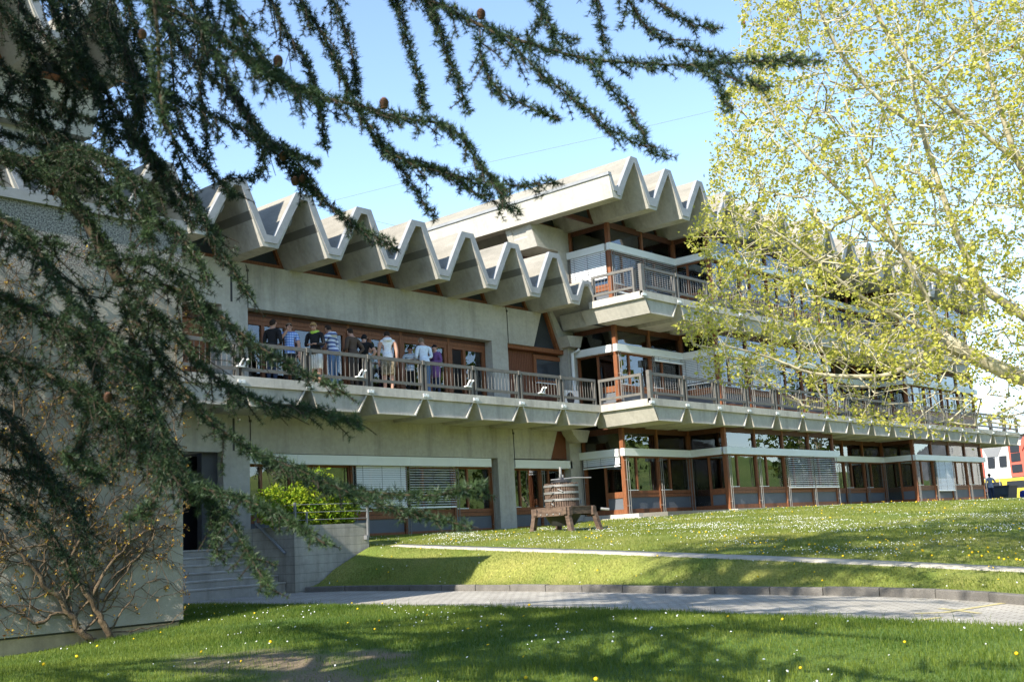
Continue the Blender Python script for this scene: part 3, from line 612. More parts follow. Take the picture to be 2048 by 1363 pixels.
mb = MB(); mb.prism([(29.35, 6.14), (29.6, 6.14), (28.84, 7.72), (28.68, 7.72)], 'y', YW+.15, YW+.26); mb.build('clerestory_frame', WOOD, B)
MB().prism([(29.5, 6.14), (30.16, 6.14), (30.16, 6.8), (29.56, 6.8), (28.9, 7.75), (28.85, 7.6)], 'y', YW+.05, YW+.6).build('corner_wall', CON, B)
MB().box(29.62, YW-.1, 4.03, 30.1, YW+.5, 6.2).build('pillar', CON, B)
MB().prism([(29.25, 6.55), (29.4, 6.2), (29.95, 6.2), (30.1, 6.6)], 'y', YW-.4, YW+.05).build('water_spout', CON, B)
MB().tube([(29.95, YW-.32, 6.35), (29.95, YW-.32, 6.12), (29.72, YW-.2, 6.0), (29.72, YW-.2, 4.05)], .06, 8).build('downpipe', PVC, B)
# fluorescent tubes seen through the top corner window
LAMP, N, L, P = newmat('lit_tube'); P.inputs['Emission Color'].default_value = (1, .9, .5, 1); P.inputs['Emission Strength'].default_value = 1.2
for y in (23.6, 25.6): tag(MB().box(31.5, y, 10.1, 33.5, y+.12, 10.16).build('ceiling_lamp', LAMP), 'lit fluorescent ceiling tube inside the top corner room, %s one' % ('nearer the window' if y < 24 else 'deeper in'), 'lamp')
# ---------------------------------------------------------------- stair block on the left with its climber
PEB, N, L, P = newmat('pebbledash')
g = N.new('ShaderNodeNewGeometry'); sx = N.new('ShaderNodeSeparateXYZ'); L.new(g.outputs['Position'], sx.inputs[0])
vo = N.new('ShaderNodeTexNoise'); vo.inputs['Scale'].default_value = 42; vo.inputs['Detail'].default_value = 3; L.new(g.outputs['Position'], vo.inputs['Vector'])
cr = N.new('ShaderNodeValToRGB'); cr.color_ramp.elements[0].position = .38; cr.color_ramp.elements[1].position = .6; cr.color_ramp.elements[0].color = (.085, .08, .075, 1); cr.color_ramp.elements[1].color = (.37, .35, .32, 1); L.new(vo.outputs[0], cr.inputs[0])
n2 = N.new('ShaderNodeTexNoise'); n2.inputs['Scale'].default_value = 1.2; n2.inputs['Detail'].default_value = 6; L.new(g.outputs['Position'], n2.inputs['Vector'])
c2 = N.new('ShaderNodeValToRGB'); c2.color_ramp.elements[0].position = .3; c2.color_ramp.elements[1].position = .68; c2.color_ramp.elements[0].color = (.255, .225, .18, 1); c2.color_ramp.elements[1].color = (.41, .375, .315, 1); L.new(n2.outputs[0], c2.inputs[0])
ad = N.new('ShaderNodeMath'); ad.operation = 'MULTIPLY_ADD'; ad.inputs[1].default_value = .8; L.new(n2.outputs[0], ad.inputs[0]); L.new(sx.outputs[2], ad.inputs[2])
mr = N.new('ShaderNodeMapRange'); mr.inputs[1].default_value = 4.3; mr.inputs[2].default_value = 4.9; L.new(ad.outputs[0], mr.inputs[0])
mx = N.new('ShaderNodeMix'); mx.data_type = 'RGBA'; L.new(mr.outputs[0], mx.inputs[0]); L.new(c2.outputs[0], mx.inputs[6]); L.new(cr.outputs[0], mx.inputs[7]); L.new(mx.outputs[2], P.inputs[0]); P.inputs['Roughness'].default_value = .95
bp = N.new('ShaderNodeBump'); bp.inputs['Strength'].default_value = .4; bp.inputs['Distance'].default_value = .02; L.new(vo.outputs[0], bp.inputs['Height']); L.new(bp.outputs[0], P.inputs['Normal'])
SB = thing('stair_block', 'windowless rendered block with speckled top and white cap, overgrown by a climber', 'building', (6, 18.5, -1.2))
for a, b in ((-6, 6.62), (6.655, 10.0)): MB().box(a, 16.0, -1.02, b, 21.6, 5.30).build('wall_panel', PEB, SB)
MB().box(-6, 21.6, -1.02, 9.9, 23.6, 5.3).build('wall_panel', PEB, SB)
MB().box(-6, 16.06, -1.9, 9.96, 21.5, -1.05).build('plinth', concrete('plinth_render', (.42, .33, .21), .4), SB)
MB().box(6.62, 16.12, -1.0, 6.655, 16.2, 5.2).build('joint', GROOVE, SB); MB().box(-6, 16.05, -1.05, 9.95, 16.1, -1.02).build('joint', GROOVE, SB)
MB().box(-6, 15.93, 5.30, 10.06, 21.66, 5.455).build('roof_cap', FLASH, SB)
BARK = M('climber_bark', (.04, .028, .019), .95, .4, 14, col2=(.12, .085, .05), bump=.6, bscale=40)
VL = leafmat('young_climber_leaf', (.20, .075, .02), (.46, .33, .05), .35)
V = thing('climbing_plant', 'gnarled climber with young orange leaves spreading over the rendered wall', 'plant', (8.6, 15.9, -1.15))
rv = random.Random(3); stems = []
def vp(p, off=.0): q = onY(p[0], p[1], 15.93-off); return Vector(q)
c7 = lambda *l: [(x/2.9186, 896+y/2.9186) for x, y in l]
TR = [(c7((650, 1115), (600, 1020), (560, 960), (520, 880), (430, 740), (330, 600), (240, 480), (160, 380), (60, 250)), .075),
      (c7((545, 1125), (490, 1100), (450, 1050), (400, 970), (340, 880), (280, 830), (200, 700), (130, 630), (60, 560), (0, 470)), .085),
      (c7((400, 970), (300, 975), (215, 1030), (150, 970), (110, 940), (0, 910)), .05), (c7((520, 880), (640, 660), (740, 560), (830, 490), (960, 450), (1058, 485)), .045),
      (c7((600, 900), (700, 760), (800, 640), (870, 550), (905, 460), (880, 350)), .035), (c7((370, 670), (480, 520), (600, 400), (650, 330), (760, 250)), .035),
      (c7((640, 1070), (720, 950), (800, 840), (900, 765), (1000, 785)), .022), (c7((620, 1090), (780, 1060), (900, 1035), (1050, 1005)), .02), (c7((430, 740), (440, 560), (520, 400), (540, 250)), .03),
      ([(147, 1149), (160, 1080), (190, 1000), (215, 930), (250, 860), (270, 790)], .03), ([(60, 1040), (90, 960), (70, 880), (110, 800), (150, 700)], .035), ([(250, 860), (300, 830), (355, 800)], .018), ([(110, 800), (200, 740), (290, 700)], .022), ([(20, 900), (30, 780), (60, 690)], .03), ([(215, 930), (290, 900), (350, 905)], .016)]
tips = []
def stem(pts, r, name='stem'):
    r *= .62
    o = []
    for i in range(len(pts)-1):
        for t in (0, .34, .67): o.append(pts[i].lerp(pts[i+1], t)+Vector((rv.uniform(-.03, .03), 0, rv.uniform(-.03, .03))))
    o.append(pts[-1]); n = len(o); rs = [max(.005, r*(1-.75*i/n)*(1+.2*rv.uniform(-1, 1))) for i in range(n)]
    for i in range(n): o[i].y = 15.95-rs[i]*1.1
    return o, rs
sh = MB(); leafpts = []
def twig(p, d, r, L_, dep):
    pts = [p.copy()]; q = p.copy(); ang = math.atan2(d[1], d[0]); n = max(3, int(L_/.12))
    for i in range(n):
        ang += rv.uniform(-.45, .45); q = q+Vector((math.cos(ang)*.12, 0, math.sin(ang)*.12)); 
        if q.x > 10.08 or q.z > 4.9 or q.z < -1: break
        pts.append(q.copy())
        if rv.random() < .10: leafpts.append(q.copy())
        if dep > 0 and rv.random() < .32: twig(q, (math.cos(ang+rv.choice((-1, 1))*rv.uniform(.5, 1.1)), math.sin(ang+rv.choice((-1, 1))*.8)), r*.6, L_*.5, dep-1)
    if len(pts) > 1:
        n = len(pts); rs = [max(.0035, r*(1-.7*i/n)) for i in range(n)]
        for i in range(n): pts[i].y = 15.97-rs[i]-rv.uniform(.0, .05)
        sh.tube(pts, rs, 4, 0, False); (leafpts.append(pts[-1].copy()) if rv.random() < .55 else None)
for px, r in TR:
    pts, rs = stem([vp(p) for p in px], r); MB().tube(pts, rs, 7).build('stem', BARK, V, smooth=True)
    for i in range(2, len(pts)):
        if rv.random() < .5:
            t = pts[i]-pts[i-1]; a = math.atan2(t.z, t.x)+rv.choice((-1, 1))*rv.uniform(.4, 1.2); twig(pts[i], (math.cos(a), math.sin(a)), max(.007, rs[i]*.45), rv.uniform(.5, 1.6), 2)
for _ in range(80): twig(Vector((rv.uniform(5.5, 9.9), 15.95, rv.uniform(-.6, 3.9))), (rv.uniform(-1, 1), rv.uniform(-.2, 1)), rv.uniform(.006, .014), rv.uniform(.8, 1.9), 2)
tag(sh.build('shoots', BARK, V, recalc=False), kind='stuff')
def leafcloud(centers, per, size, spread, seed, flat=None, aspect=.55):
    r_ = np.random.default_rng(seed); C = np.repeat(np.asarray(centers, float), per, 0); n = len(C)
    C = C+r_.normal(0, spread, (n, 3)); d = r_.normal(0, 1, (n, 3))
    if flat is not None: d = d+np.asarray(flat)
    d /= np.linalg.norm(d, axis=1)[:, None]; e = np.cross(d, r_.normal(0, 1, (n, 3))); e /= np.linalg.norm(e, axis=1)[:, None]; k = np.cross(d, e)
    s_ = size*r_.uniform(.55, 1.25, n)[:, None]
    base = C; tip = C+e*s_; l = C+e*s_*.5+k*s_*aspect*.5+d*s_*.12; rr = C+e*s_*.5-k*s_*aspect*.5+d*s_*.12
    V_ = np.stack([base, l, tip, rr], 1).reshape(-1, 3); i = np.arange(n)*4
    F_ = np.concatenate([np.stack([i, i+1, i+2], 1), np.stack([i, i+2, i+3], 1)])
    return V_, F_, np.repeat(r_.uniform(0, 1, n), 4)
Vv, Fv, tv = leafcloud([tuple(p) for p in leafpts], 5, .045, .022, 4, (0, -.8, 0)); Vv[:, 1] = np.minimum(Vv[:, 1], 15.985)
tag(npmesh('leaves', Vv, Fv, VL, V, tint=tv), kind='stuff')

# ---------------------------------------------------------------- steps, planter wall, handrails, shrub
ST = thing('entrance_steps', 'six grey concrete steps rising to the dark entrance beside the vine wall', 'steps', (13.2, 22.3, -1.0))
for i in range(6):
    y0 = 21.6+.276*i; z1 = -.94+.168*(i+1); mb = MB(); x1 = 16.17
    mb.prism([(y0, -1.2), (y0, z1-.05), (y0-.02, z1-.04), (y0-.02, z1-.008), (y0-.012, z1), (y0+.30 if i < 5 else 24.9, z1), (y0+.30 if i < 5 else 24.9, -1.2)], 'x', 10.05, x1, 0, [0, 0, 0, 1, 1, 0, 0, 0][:7]); mb.build('step', [CONS, CONE], ST)  # nosing and tread paler than the riser, to imitate lit step edges
PW = thing('planter_wall', 'low board-marked concrete retaining wall beside the steps with steel rails', 'wall', (17.3, 21.4, -1))
MB().box(16.2, 21.27, -1.25, 18.46, 21.52, .50).build('front_wall', CONB, PW)
mb = MB(); mb.prism([(21.521, -1.25), (21.521, .499), (22.35, .499), (22.9, .499), (22.9, -1.25)], 'x', 16.202, 16.42); mb.build('side_wall', CONB, PW)
MB().box(15.98, 22.92, .05, 16.5, 23.1, .49).build('end_block', CONB, PW); MB().box(18.22, 21.53, -.3, 18.459, 23.4, .2).build('return_wall', CONB, PW)
MB().box(16.43, 21.53, -.5, 18.2, 23.5, .35).build('planting_soil', M('soil', (.05, .035, .02), .95, .4, 8), PW)
mb = MB()
for x, y in ((16.3, 21.36), (18.38, 21.2)): mb.box(x-.025, y-.025, .35 if y > 21.3 else .15, x+.025, y+.025, 1.03)
mb.box(16.52, 21.21, .2, 16.56, 21.25, .8).box(18.3, 21.16, .1, 18.37, 21.27, .2)
for z in (.98, .80, .62):
    mb.tube([(16.3, 21.36, z), (17.3, 21.3, z), (18.38, 21.2, z)], .009, 6); mb.tube([(16.3, 21.36, z), (16.3, 22.9, z)], .009, 6)
mb.box(16.28, 22.88, .49, 16.32, 22.92, 1.0); mb.build('guard_rail', M('grey_rail_paint', (.16, .165, .17), .5, .1, 5), PW)
mb = MB(); mb.tube([(16.14, 21.55, -.12), (16.12, 22.2, .33), (16.12, 22.65, .62)], .03, 8)
for y, z in ((21.65, -.06), (22.4, .45)): mb.box(16.1, y-.02, z-.02, 16.21, y+.02, z+.02)
mb.build('handrail', GREYM, PW)
SHL = leafmat('glossy_shrub_leaf', (.10, .22, .012), (.42, .48, .04), .4, .25)
SH = thing('laurel_shrub', 'rounded bright green laurel shrub behind the planter rails', 'shrub', (17.3, 21.9, .3))
r_ = np.random.default_rng(9); pts = []
for (cx, cy, cz, rx, ry, rz) in ((16.75, 21.8, .85, .42, .35, .55), (17.3, 21.85, 1.18, .7, .38, .66), (17.95, 21.85, .85, .42, .34, .52), (17.2, 21.75, .7, .75, .3, .4), (16.2, 21.95, .95, .5, .35, .45), (18.15, 21.85, .9, .36, .3, .45)):
    u = r_.normal(0, 1, (420, 3)); u /= np.linalg.norm(u, axis=1)[:, None]; pts.append(np.array([cx, cy, cz])+u*np.array([rx, ry, rz])*r_.uniform(.72, 1.06, (420, 1)))
pts = np.concatenate(pts); pts = pts[pts[:, 2] > .35]
Vs, Fs, ts = leafcloud(pts, 3, .12, .05, 10, (0, 0, .5), .42); tag(npmesh('foliage', Vs, Fs, SHL, SH, tint=ts), kind='stuff')
mb = MB()
for i in range(16):
    a = Vector((17.3+rv.uniform(-.4, .4), 21.9, .3)); b = Vector(tuple(pts[rv.randrange(len(pts))])); mb.tube([a, a.lerp(b, .5)+Vector((0, 0, .1)), b], [.02, .014, .006], 5, 0, False)
mb.build('stems', BARK, SH)

# ---------------------------------------------------------------- wine press
OAK = M('weathered_oak', (.06, .04, .03), .85, .35, 5, col2=(.12, .082, .06), stretch=(1, 1, 3), bump=.4, bscale=45, fine=.2)
IRON = M('grey_iron', (.24, .235, .225), .6, .2, 9, metal=.3); CAST = M('dark_cast_iron', (.03, .03, .032), .5, .2, 6)
WP = thing('wine_press', 'old wooden basket wine press on a four-legged timber frame on the lawn', 'wine press', (22.0, 18.9, .0))
nx, ny = 22.36, 18.0; lx, ly = 23.55, 18.1      # near corner; frame runs back along Y and right along X
dirA = Vector((-.0, 1.0, 0)); fz0, fz1 = .36, .57
def beam(a, b, h0, h1, t, name, m=OAK):
    a = Vector(a); b = Vector(b); d_ = (b-a).normalized(); n = Vector((-d_.y, d_.x, 0))*t/2
    mb = MB(); mb.add([tuple(p) for p in (a-n+Vector((0, 0, h0)), b-n+Vector((0, 0, h0)), b+n+Vector((0, 0, h0)), a+n+Vector((0, 0, h0)), a-n+Vector((0, 0, h1)), b-n+Vector((0, 0, h1)), b+n+Vector((0, 0, h1)), a+n+Vector((0, 0, h1)))], [(0, 3, 2, 1), (4, 5, 6, 7), (0, 1, 5, 4), (1, 2, 6, 5), (2, 3, 7, 6), (3, 0, 4, 7)]); return mb.build(name, m, WP)
x0, x1, y0, y1 = 22.3, 23.28, 17.95, 19.22
bl = beam((x0, y0, 0), (x0, y1, 0), .37, .58, .13, 'frame_beam'); beam((x1, y0, 0), (x1, y1, 0), .37, .58, .13, 'frame_beam'); beam((x0-.12, y0+.12, 0), (x1+.14, y0+.12, 0), .40, .575, .11, 'frame_beam'); beam((x0-.1, y1-.15, 0), (x1+.1, y1-.15, 0), .40, .575, .11, 'frame_beam')
for (ax, ay, bx_, by) in ((x0, y0+.1, x0-.03, y0-.02), (x0, y1-.06, x0-.03, y1+.04), (x1, y0+.1, x1+.16, y0-.05), (x1, y1-.06, x1+.1, y1+.06)):
    mb = MB(); s_ = .062; zb = -.12
    mb.add([(bx_-s_, by-s_, zb), (bx_+s_, by-s_, zb), (bx_+s_, by+s_, zb), (bx_-s_, by+s_, zb), (ax-s_, ay-s_, .60 if ax == x1 else .37), (ax+s_, ay-s_, .60 if ax == x1 else .37), (ax+s_, ay+s_, .60 if ax == x1 else .37), (ax-s_, ay+s_, .60 if ax == x1 else .37)], [(0, 3, 2, 1), (4, 5, 6, 7), (0, 1, 5, 4), (1, 2, 6, 5), (2, 3, 7, 6), (3, 0, 4, 7)]); mb.build('leg', OAK, WP)
mb = MB()
for k in range(6):
    y = y0+.1+k*.21; mb.lathe([(.02, 0), (.02, .02)], (0, 0, 0), 6) if 0 else mb.box(x0-.085, y-.018, .40, x0-.064, y+.018, .436)
for y in (y0+.12, y0+.2, y1-.2, y1-.12): mb.box(x0-.085, y-.02, .50, x0-.064, y+.02, .54, 1)
mb.build('bolts', [IRON, CAST], WP)
cx, cy, R_ = 22.79, 18.62, .43
MB().lathe([(.30, .12), (.50, .42), (.52, .58), (.49, .58), (.02, .57)], (cx, cy, 0), 24).build('collecting_pan', CAST, WP, smooth=False)
mb = MB(); mb.box(cx-.42, cy-.62, .57, cx+.42, cy+.55, .60); mb.build('press_bed', OAK, WP)
for k in range(44):
    a = 2*math.pi*k/44; c_, s_ = math.cos(a), math.sin(a); mb = MB(lambda u, v, z: (cx+c_*v-s_*u, cy+s_*v+c_*u, z)); mb.box(-.022, R_-.015, .60, .022, R_+.012, 1.20+.01*((k*7) % 3-1)); mb.build('stave', OAK, WP)
for z in (.75, .93, 1.11): MB().lathe([(R_+.013, z), (R_+.032, z), (R_+.032, z+.055), (R_+.013, z+.055)], (cx, cy, 0), 36).build('hoop', IRON, WP)
for z in (.78, .96, 1.13): MB().tube([(cx-.42, cy-.14, z), (cx-.62, cy+.02, z+.01)], .012, 5).build('clamp_pin', IRON, WP)
for a, b in (((cx-.40, cy-.2, 1.05), (cx-.36, cy-.33, .98)), ((cx-.44, cy-.0, .7), (cx-.47, cy-.1, .64)), ((cx+.3, cy-.37, .66), (cx+.36, cy-.34, .76))): MB().tube([a, b], .018, 5).build('clamp', IRON, WP)
MB().lathe([(.40, 1.0), (.40, 1.05), (.05, 1.06)], (cx, cy, 0), 24).build('pressing_board', CAST, WP)
mb = MB(); mb.lathe([(.27, 1.225), (.27, 1.25), (.10, 1.30), (.07, 1.36), (.035, 1.37)], (cx, cy, 0), 20); mb.build('ratchet_head', CAST, WP)
MB().lathe([(.034, 1.05), (.034, 1.60), (.028, 1.63)], (cx, cy, 0), 10).build('screw', IRON, WP)
mb = MB(); mb.tube([(cx-.28, cy+.1, 1.30), (cx+.0, cy-.05, 1.31), (cx+.3, cy-.2, 1.34), (cx+.75, cy-.42, 1.33)], [.022, .03, .02, .016], 6); mb.box(cx-.06, cy-.04, 1.36, cx-.03, cy, 1.45).box(cx+.02, cy-.06, 1.36, cx+.06, cy-.02, 1.43); mb.build('lever', IRON, WP)
MB().tube([(cx+.5, cy-.86, .50), (cx+.65, cy-1.02, .47)], .035, 8).build('spout', IRON, WP)

WP.location.z += .06
# ---------------------------------------------------------------- small things on the balconies
WHT = M('white_lamp_enamel', (.75, .75, .72), .4, .03, 3)
for x, lb in ((15.35, 'pair of short white tilted spotlights on the rail foot nearest the vine block'), (19.0, 'pair of white tilted spotlights below the man in the blue striped hoodie'), (23.05, 'pair of white tilted spotlights right of the woman in purple'), (26.3, 'pair of white tilted spotlights in front of the boarded timber wall')):
    t = thing('twin_spotlight', lb, 'spotlight', (x, 22.02, 4.24), 'white twin spotlights along the balcony rail')
    MB().box(x-.16, 21.96, 4.245, x+.06, 22.06, 4.275).build('base', WHT, t)
    for dx in (-.09, .03): MB().tube([(x+dx, 22.0, 4.26), (x+dx+.06, 21.96, 4.40), (x+dx+.11, 21.95, 4.44)], [.022, .022, .028], 7).build('lamp_tube', WHT, t)
AC = thing('air_conditioner', 'white air conditioner unit on the balcony floor by the white downpipe', 'air conditioner', (28.9, 23.2, 4.03))
MB().box(28.55, 22.95, 4.08, 29.3, 23.25, 4.62).build('casing', WHT, AC); MB().lathe([(.02, 0), (.02, .01)], (0, 0, -50), 3) if 0 else None
mb = MB(lambda u, v, z: (28.85+u, 22.945-z, 4.35+v)); mb.lathe([(.2, 0), (.2, .012), (.17, .014), (.02, .01)], (0, 0, 0), 16); mb.build('fan_grille', CAST, AC)
MB().box(28.6, 23.0, 4.03, 28.66, 23.2, 4.08).box(29.18, 23.0, 4.03, 29.24, 23.2, 4.08).build('feet', BLACK, AC)
TB = thing('bistro_table', 'dark table with white cups behind the camouflage shorts on the balcony', 'table', (20.7, 23.35, 4.03))
MB().box(20.2, 23.1, 4.72, 21.2, 23.6, 4.76).build('table_top', BLACK, TB)
for x in (20.25, 21.12):
    for y in (23.14, 23.52): MB().box(x, y, 4.03, x+.04, y+.04, 4.72).build('leg', BLACK, TB)
for i, (x, lb) in enumerate(((20.45, 'white paper cup on the balcony table, leftmost of three'), (20.62, 'white paper cup on the balcony table, middle of three'), (20.83, 'white paper cup on the balcony table, rightmost of three'))):
    tag(MB().lathe([(.03, 0), (.042, .11), (.04, .11), (.03, .02)], (x, 23.18, 4.761), 10).build('paper_cup', WHT), lb, 'cup', 'paper cups on the balcony table')

# ---------------------------------------------------------------- people
def cloth(n, c): return M(n, c, .9, .12, 9, fine=.1, bscale=30)
SK = M('skin', (.48, .27, .19), .6, .06, 20); SKD = M('tanned_skin', (.36, .19, .125), .6, .06, 20)
EYE = M('eye_dark', (.02, .015, .012), .3, .1, 5); LIP = M('lips', (.33, .11, .09), .6, .1, 20); SHOE = cloth('shoe', (.05, .045, .04)); SOLE = cloth('pale_shoe', (.45, .43, .4))
def person(label, x, y, z, h, face, top, bottom, hair, skin=SK, arms=('down', 'down'), sleeves='long', legs='long', hairstyle='short', tilt=0., coat=False, lean=0., shoe=SHOE, hood=None, extra=None, group=None, female=False):
    t = thing('person', label, 'person', (x, y, z), group, rz=face, local=True)
    bm = bmesh.new(); ly = bm.verts.layers.skin.verify(); vs = {}
    def v(n, p, r, r2=None):
        q = bm.verts.new(Vector(p)*h); q[ly].radius = (r*h, (r2 or r)*h); vs[n] = q
    sh_ = .108 if not female else .094
    # figure faces local -Y; x to its left is +x
    L0 = lean
    v('pelvis', (0, 0, .52), .082, .066); v('waist', (0, -.01-L0*.3, .60), .078, .06); v('chest', (0, -.008-L0, .71), .092, .068); v('upch', (0, .0-L0*1.3, .79), .07, .052); v('neck', (0, .0-L0*1.5, .845), .031); v('head', (0, -.012-L0*1.6-tilt*.02, .89), .045, .05); v('crown', (0, -.012-L0*1.7-tilt*.035, .945-abs(tilt)*.008), .044, .05)
    E = [('pelvis', 'waist'), ('waist', 'chest'), ('chest', 'upch'), ('upch', 'neck'), ('neck', 'head'), ('head', 'crown')]
    hands = []
    for s_, nm, pose in ((1, 'l', arms[0]), (-1, 'r', arms[1])):
        v('hip'+nm, (s_*.05, 0, .485), .06); v('knee'+nm, (s_*.054, -.012, .275), .04); v('ank'+nm, (s_*.056, .012, .055), .026); v('heel'+nm, (s_*.056, .005, .022), .024, .02); v('toe'+nm, (s_*.066, -.09, .016), .02, .016)
        E += [('pelvis', 'hip'+nm), ('hip'+nm, 'knee'+nm), ('knee'+nm, 'ank'+nm), ('ank'+nm, 'heel'+nm), ('heel'+nm, 'toe'+nm)]
        S_ = Vector((s_*sh_, -L0*1.2, .80)); el, wr = {'down': ((s_*.145, .012, .63), (s_*.14, -.03, .49)), 'front': ((s_*.145, -.0-L0, .635), (s_*.05, -.135-L0, .63)), 'hip': ((s_*.205, .04, .655), (s_*.10, -.02, .565)), 'mouth': ((s_*.155, -.08, .70), (s_*.04, -.105, .845)), 'cross': ((s_*.15, -.02, .645), (-s_*.05, -.115, .655)), 'rest': ((s_*.16, -.05-L0, .65), (s_*.10, -.17-L0, .60)), 'back': ((s_*.16, .06, .66), (s_*.08, -.09, .585))}[pose]
        v('sho'+nm, S_, .043); v('elb'+nm, el, .03); v('wri'+nm, wr, .0215); E += [('upch', 'sho'+nm), ('sho'+nm, 'elb'+nm), ('elb'+nm, 'wri'+nm)]
        hands.append((Vector(wr)*h, (Vector(wr)-Vector(el)).normalized(), s_))
    for a, b in E: bm.edges.new((vs[a], vs[b]))
    vs['pelvis'][ly].use_root = True
    bones = [(Vector(vs[a].co), Vector(vs[b].co), a, b) for a, b in E]
    me = bpy.data.meshes.new('skeleton'); bm.to_mesh(me); bm.free(); ob = bpy.data.objects.new('tmp', me); COL.objects.link(ob)
    m_ = ob.modifiers.new('s', 'SKIN'); m_.use_smooth_shade = True; ob.modifiers.new('d', 'SUBSURF').levels = 1
    dg = bpy.context.evaluated_depsgraph_get(); em = bpy.data.meshes.new_from_object(ob.evaluated_get(dg)); bpy.data.objects.remove(ob); bpy.data.meshes.remove(me)
    V_ = [Vector(q.co) for q in em.vertices]; F_ = [tuple(p.vertices) for p in em.polygons]; bpy.data.meshes.remove(em)
    sl_z = {'long': 0, 'short': 1, 'none': 2}[sleeves]; mi = []
    for f in F_:
        c = sum((V_[i] for i in f), Vector())/len(f); best = None; bd = 1e9
        for a, b, na, nb in bones:
            d_ = b-a; q = max(0, min(1, (c-a).dot(d_)/d_.length_squared)); dist = (a+d_*q-c).length
            if dist < bd: bd = dist; best = (na, nb, q)
        na, nb, q = best; m = 1
        if nb in ('head', 'crown') or (nb == 'neck' and q > .45): m = 0
        elif nb.startswith('wri'): m = 0 if (sl_z >= 1 or q > .92) else 1
        elif nb.startswith('elb'): m = 0 if (sl_z == 2 or (sl_z == 1 and q > .55)) else 1
        elif nb.startswith('knee'): m = 2 if not (legs == 'shorts' and q > .85) else 0
        elif nb.startswith('ank'): m = 2 if legs == 'long' else 0
        elif nb.startswith('heel') or nb.startswith('toe'): m = 3
        elif nb.startswith('hip'): m = 2
        elif nb == 'waist': m = 2 if (q < .25 and not coat) else 1
        if coat and c.z < .53*h and m == 2 and c.z > .36*h: m = 1
        mi.append(m)
    # hands: palm, four fingers of unequal length, thumb
    for W_, d_, s_ in hands:
        up = Vector((0, 0, 1)) if abs(d_.z) < .8 else Vector((0, -1, 0)); a = d_.cross(up).normalized(); b = a.cross(d_).normalized()
        def bx(o_, dd, ln, wa, wb):
            n = len(V_); aa = dd.cross(b).normalized() if abs(dd.dot(b)) < .9 else a
            for t in (0, 1):
                for (u, k) in ((-1, -1), (1, -1), (1, 1), (-1, 1)): V_.append(o_+dd*ln*t+aa*u*wa*(1-.3*t)+b*k*wb*(1-.3*t))
            for f in ((0, 3, 2, 1), (4, 5, 6, 7), (0, 1, 5, 4), (1, 2, 6, 5), (2, 3, 7, 6), (3, 0, 4, 7)): F_.append(tuple(i+n for i in f)); mi.append(0)
        bx(W_-d_*.01*h, d_, .058*h, .022*h, .010*h)
        for k, ln in enumerate((.036, .043, .040, .030)): o_ = W_+d_*.044*h+a*(k-1.5)*.0115*h; dd = (d_-b*.35*1).normalized(); bx(o_, dd, ln*h*.6, .005*h, .005*h); bx(o_+dd*ln*h*.58, (d_-b*.9).normalized(), ln*h*.5, .0045*h, .0045*h)
        bx(W_+d_*.012*h+a*.02*h*s_, (d_*.7+a*s_*.7-b*.2).normalized(), .036*h, .006*h, .006*h)
    bmesh_ = MB(); bmesh_.v = [tuple(p) for p in V_]; bmesh_.f = F_; bmesh_.m = mi
    body = bmesh_.build('body', [skin, top, bottom, shoe], t, smooth=True)
    hc = Vector((0, -.012-L0*1.65-tilt*.03, .922))*h; R = .062*h
    # face
    fm = MB(); ey = hc+Vector((0, -.051*h, -.003*h-tilt*.02*h))
    for s_ in (-1, 1): fm.lathe([(.001, -.004*h), (.006*h, 0), (.001, .004*h)], tuple(ey+Vector((s_*.018*h, 0.004*h, 0))), 6, 1)
    fm.add([tuple(ey+Vector(p)*h) for p in ((-.006, .003, .003), (.006, .003, .003), (.009, .002, -.022), (-.009, .002, -.022), (0, -.014, -.02))], [(0, 1, 4), (1, 2, 4), (2, 3, 4), (3, 0, 4)], 0)
    fm.box(ey.x-.014*h, ey.y-.001*h, ey.z-.036*h, ey.x+.014*h, ey.y+.006*h, ey.z-.031*h, 2)
    for s_ in (-1, 1): fm.box(s_*.05*h-.006*h, hc.y-.004*h, hc.z-.02*h, s_*.05*h+.006*h, hc.y+.012*h, hc.z+.008*h, 0)
    fm.build('face', [skin, EYE, LIP], t)
    hv = []; hf = []; nu, nv = 14, 7
    for j in range(nv+1):
        for i in range(nu):
            th = 2*math.pi*i/nu; el = math.pi/2-(math.pi*.5+ (1.05 if hairstyle == 'long' else .72)*max(0, math.sin(th)))*j/nv
            if math.sin(th) < -.2: el = max(el, .42-(.3 if hairstyle == 'fringe' else 0))
            rr = 1+.05*rv.uniform(-1, 1); hv.append((hc.x+R*.86*rr*math.cos(el)*math.cos(th), hc.y+.002*h+R*.98*rr*math.cos(el)*math.sin(th), hc.z-.004*h+R*1.02*rr*math.sin(el)))
    for j in range(nv):
        for i in range(nu): hf.append((j*nu+i, j*nu+(i+1) % nu, (j+1)*nu+(i+1) % nu, (j+1)*nu+i))
    hb = MB(); hb.add(hv, hf); hb.build('hair', hair, t, smooth=False)
    if hood: 
        hm = MB(); hm.lathe([(.035*h, .80*h), (.075*h, .80*h), (.085*h, .825*h), (.06*h, .86*h), (.04*h, .85*h)], (0, .015*h-L0*h, 0), 12); hm.build('hood', hood, t, smooth=True)
    if legs == 'shorts':
        sm_ = MB()
        for s_ in (-1, 1): sm_.lathe([(.058*h, .27*h), (.062*h, .29*h), (.066*h, .40*h), (.064*h, .5*h)], (s_*.052*h, -.005*h, 0), 12)
        sm_.build('shorts', bottom, t, smooth=True)
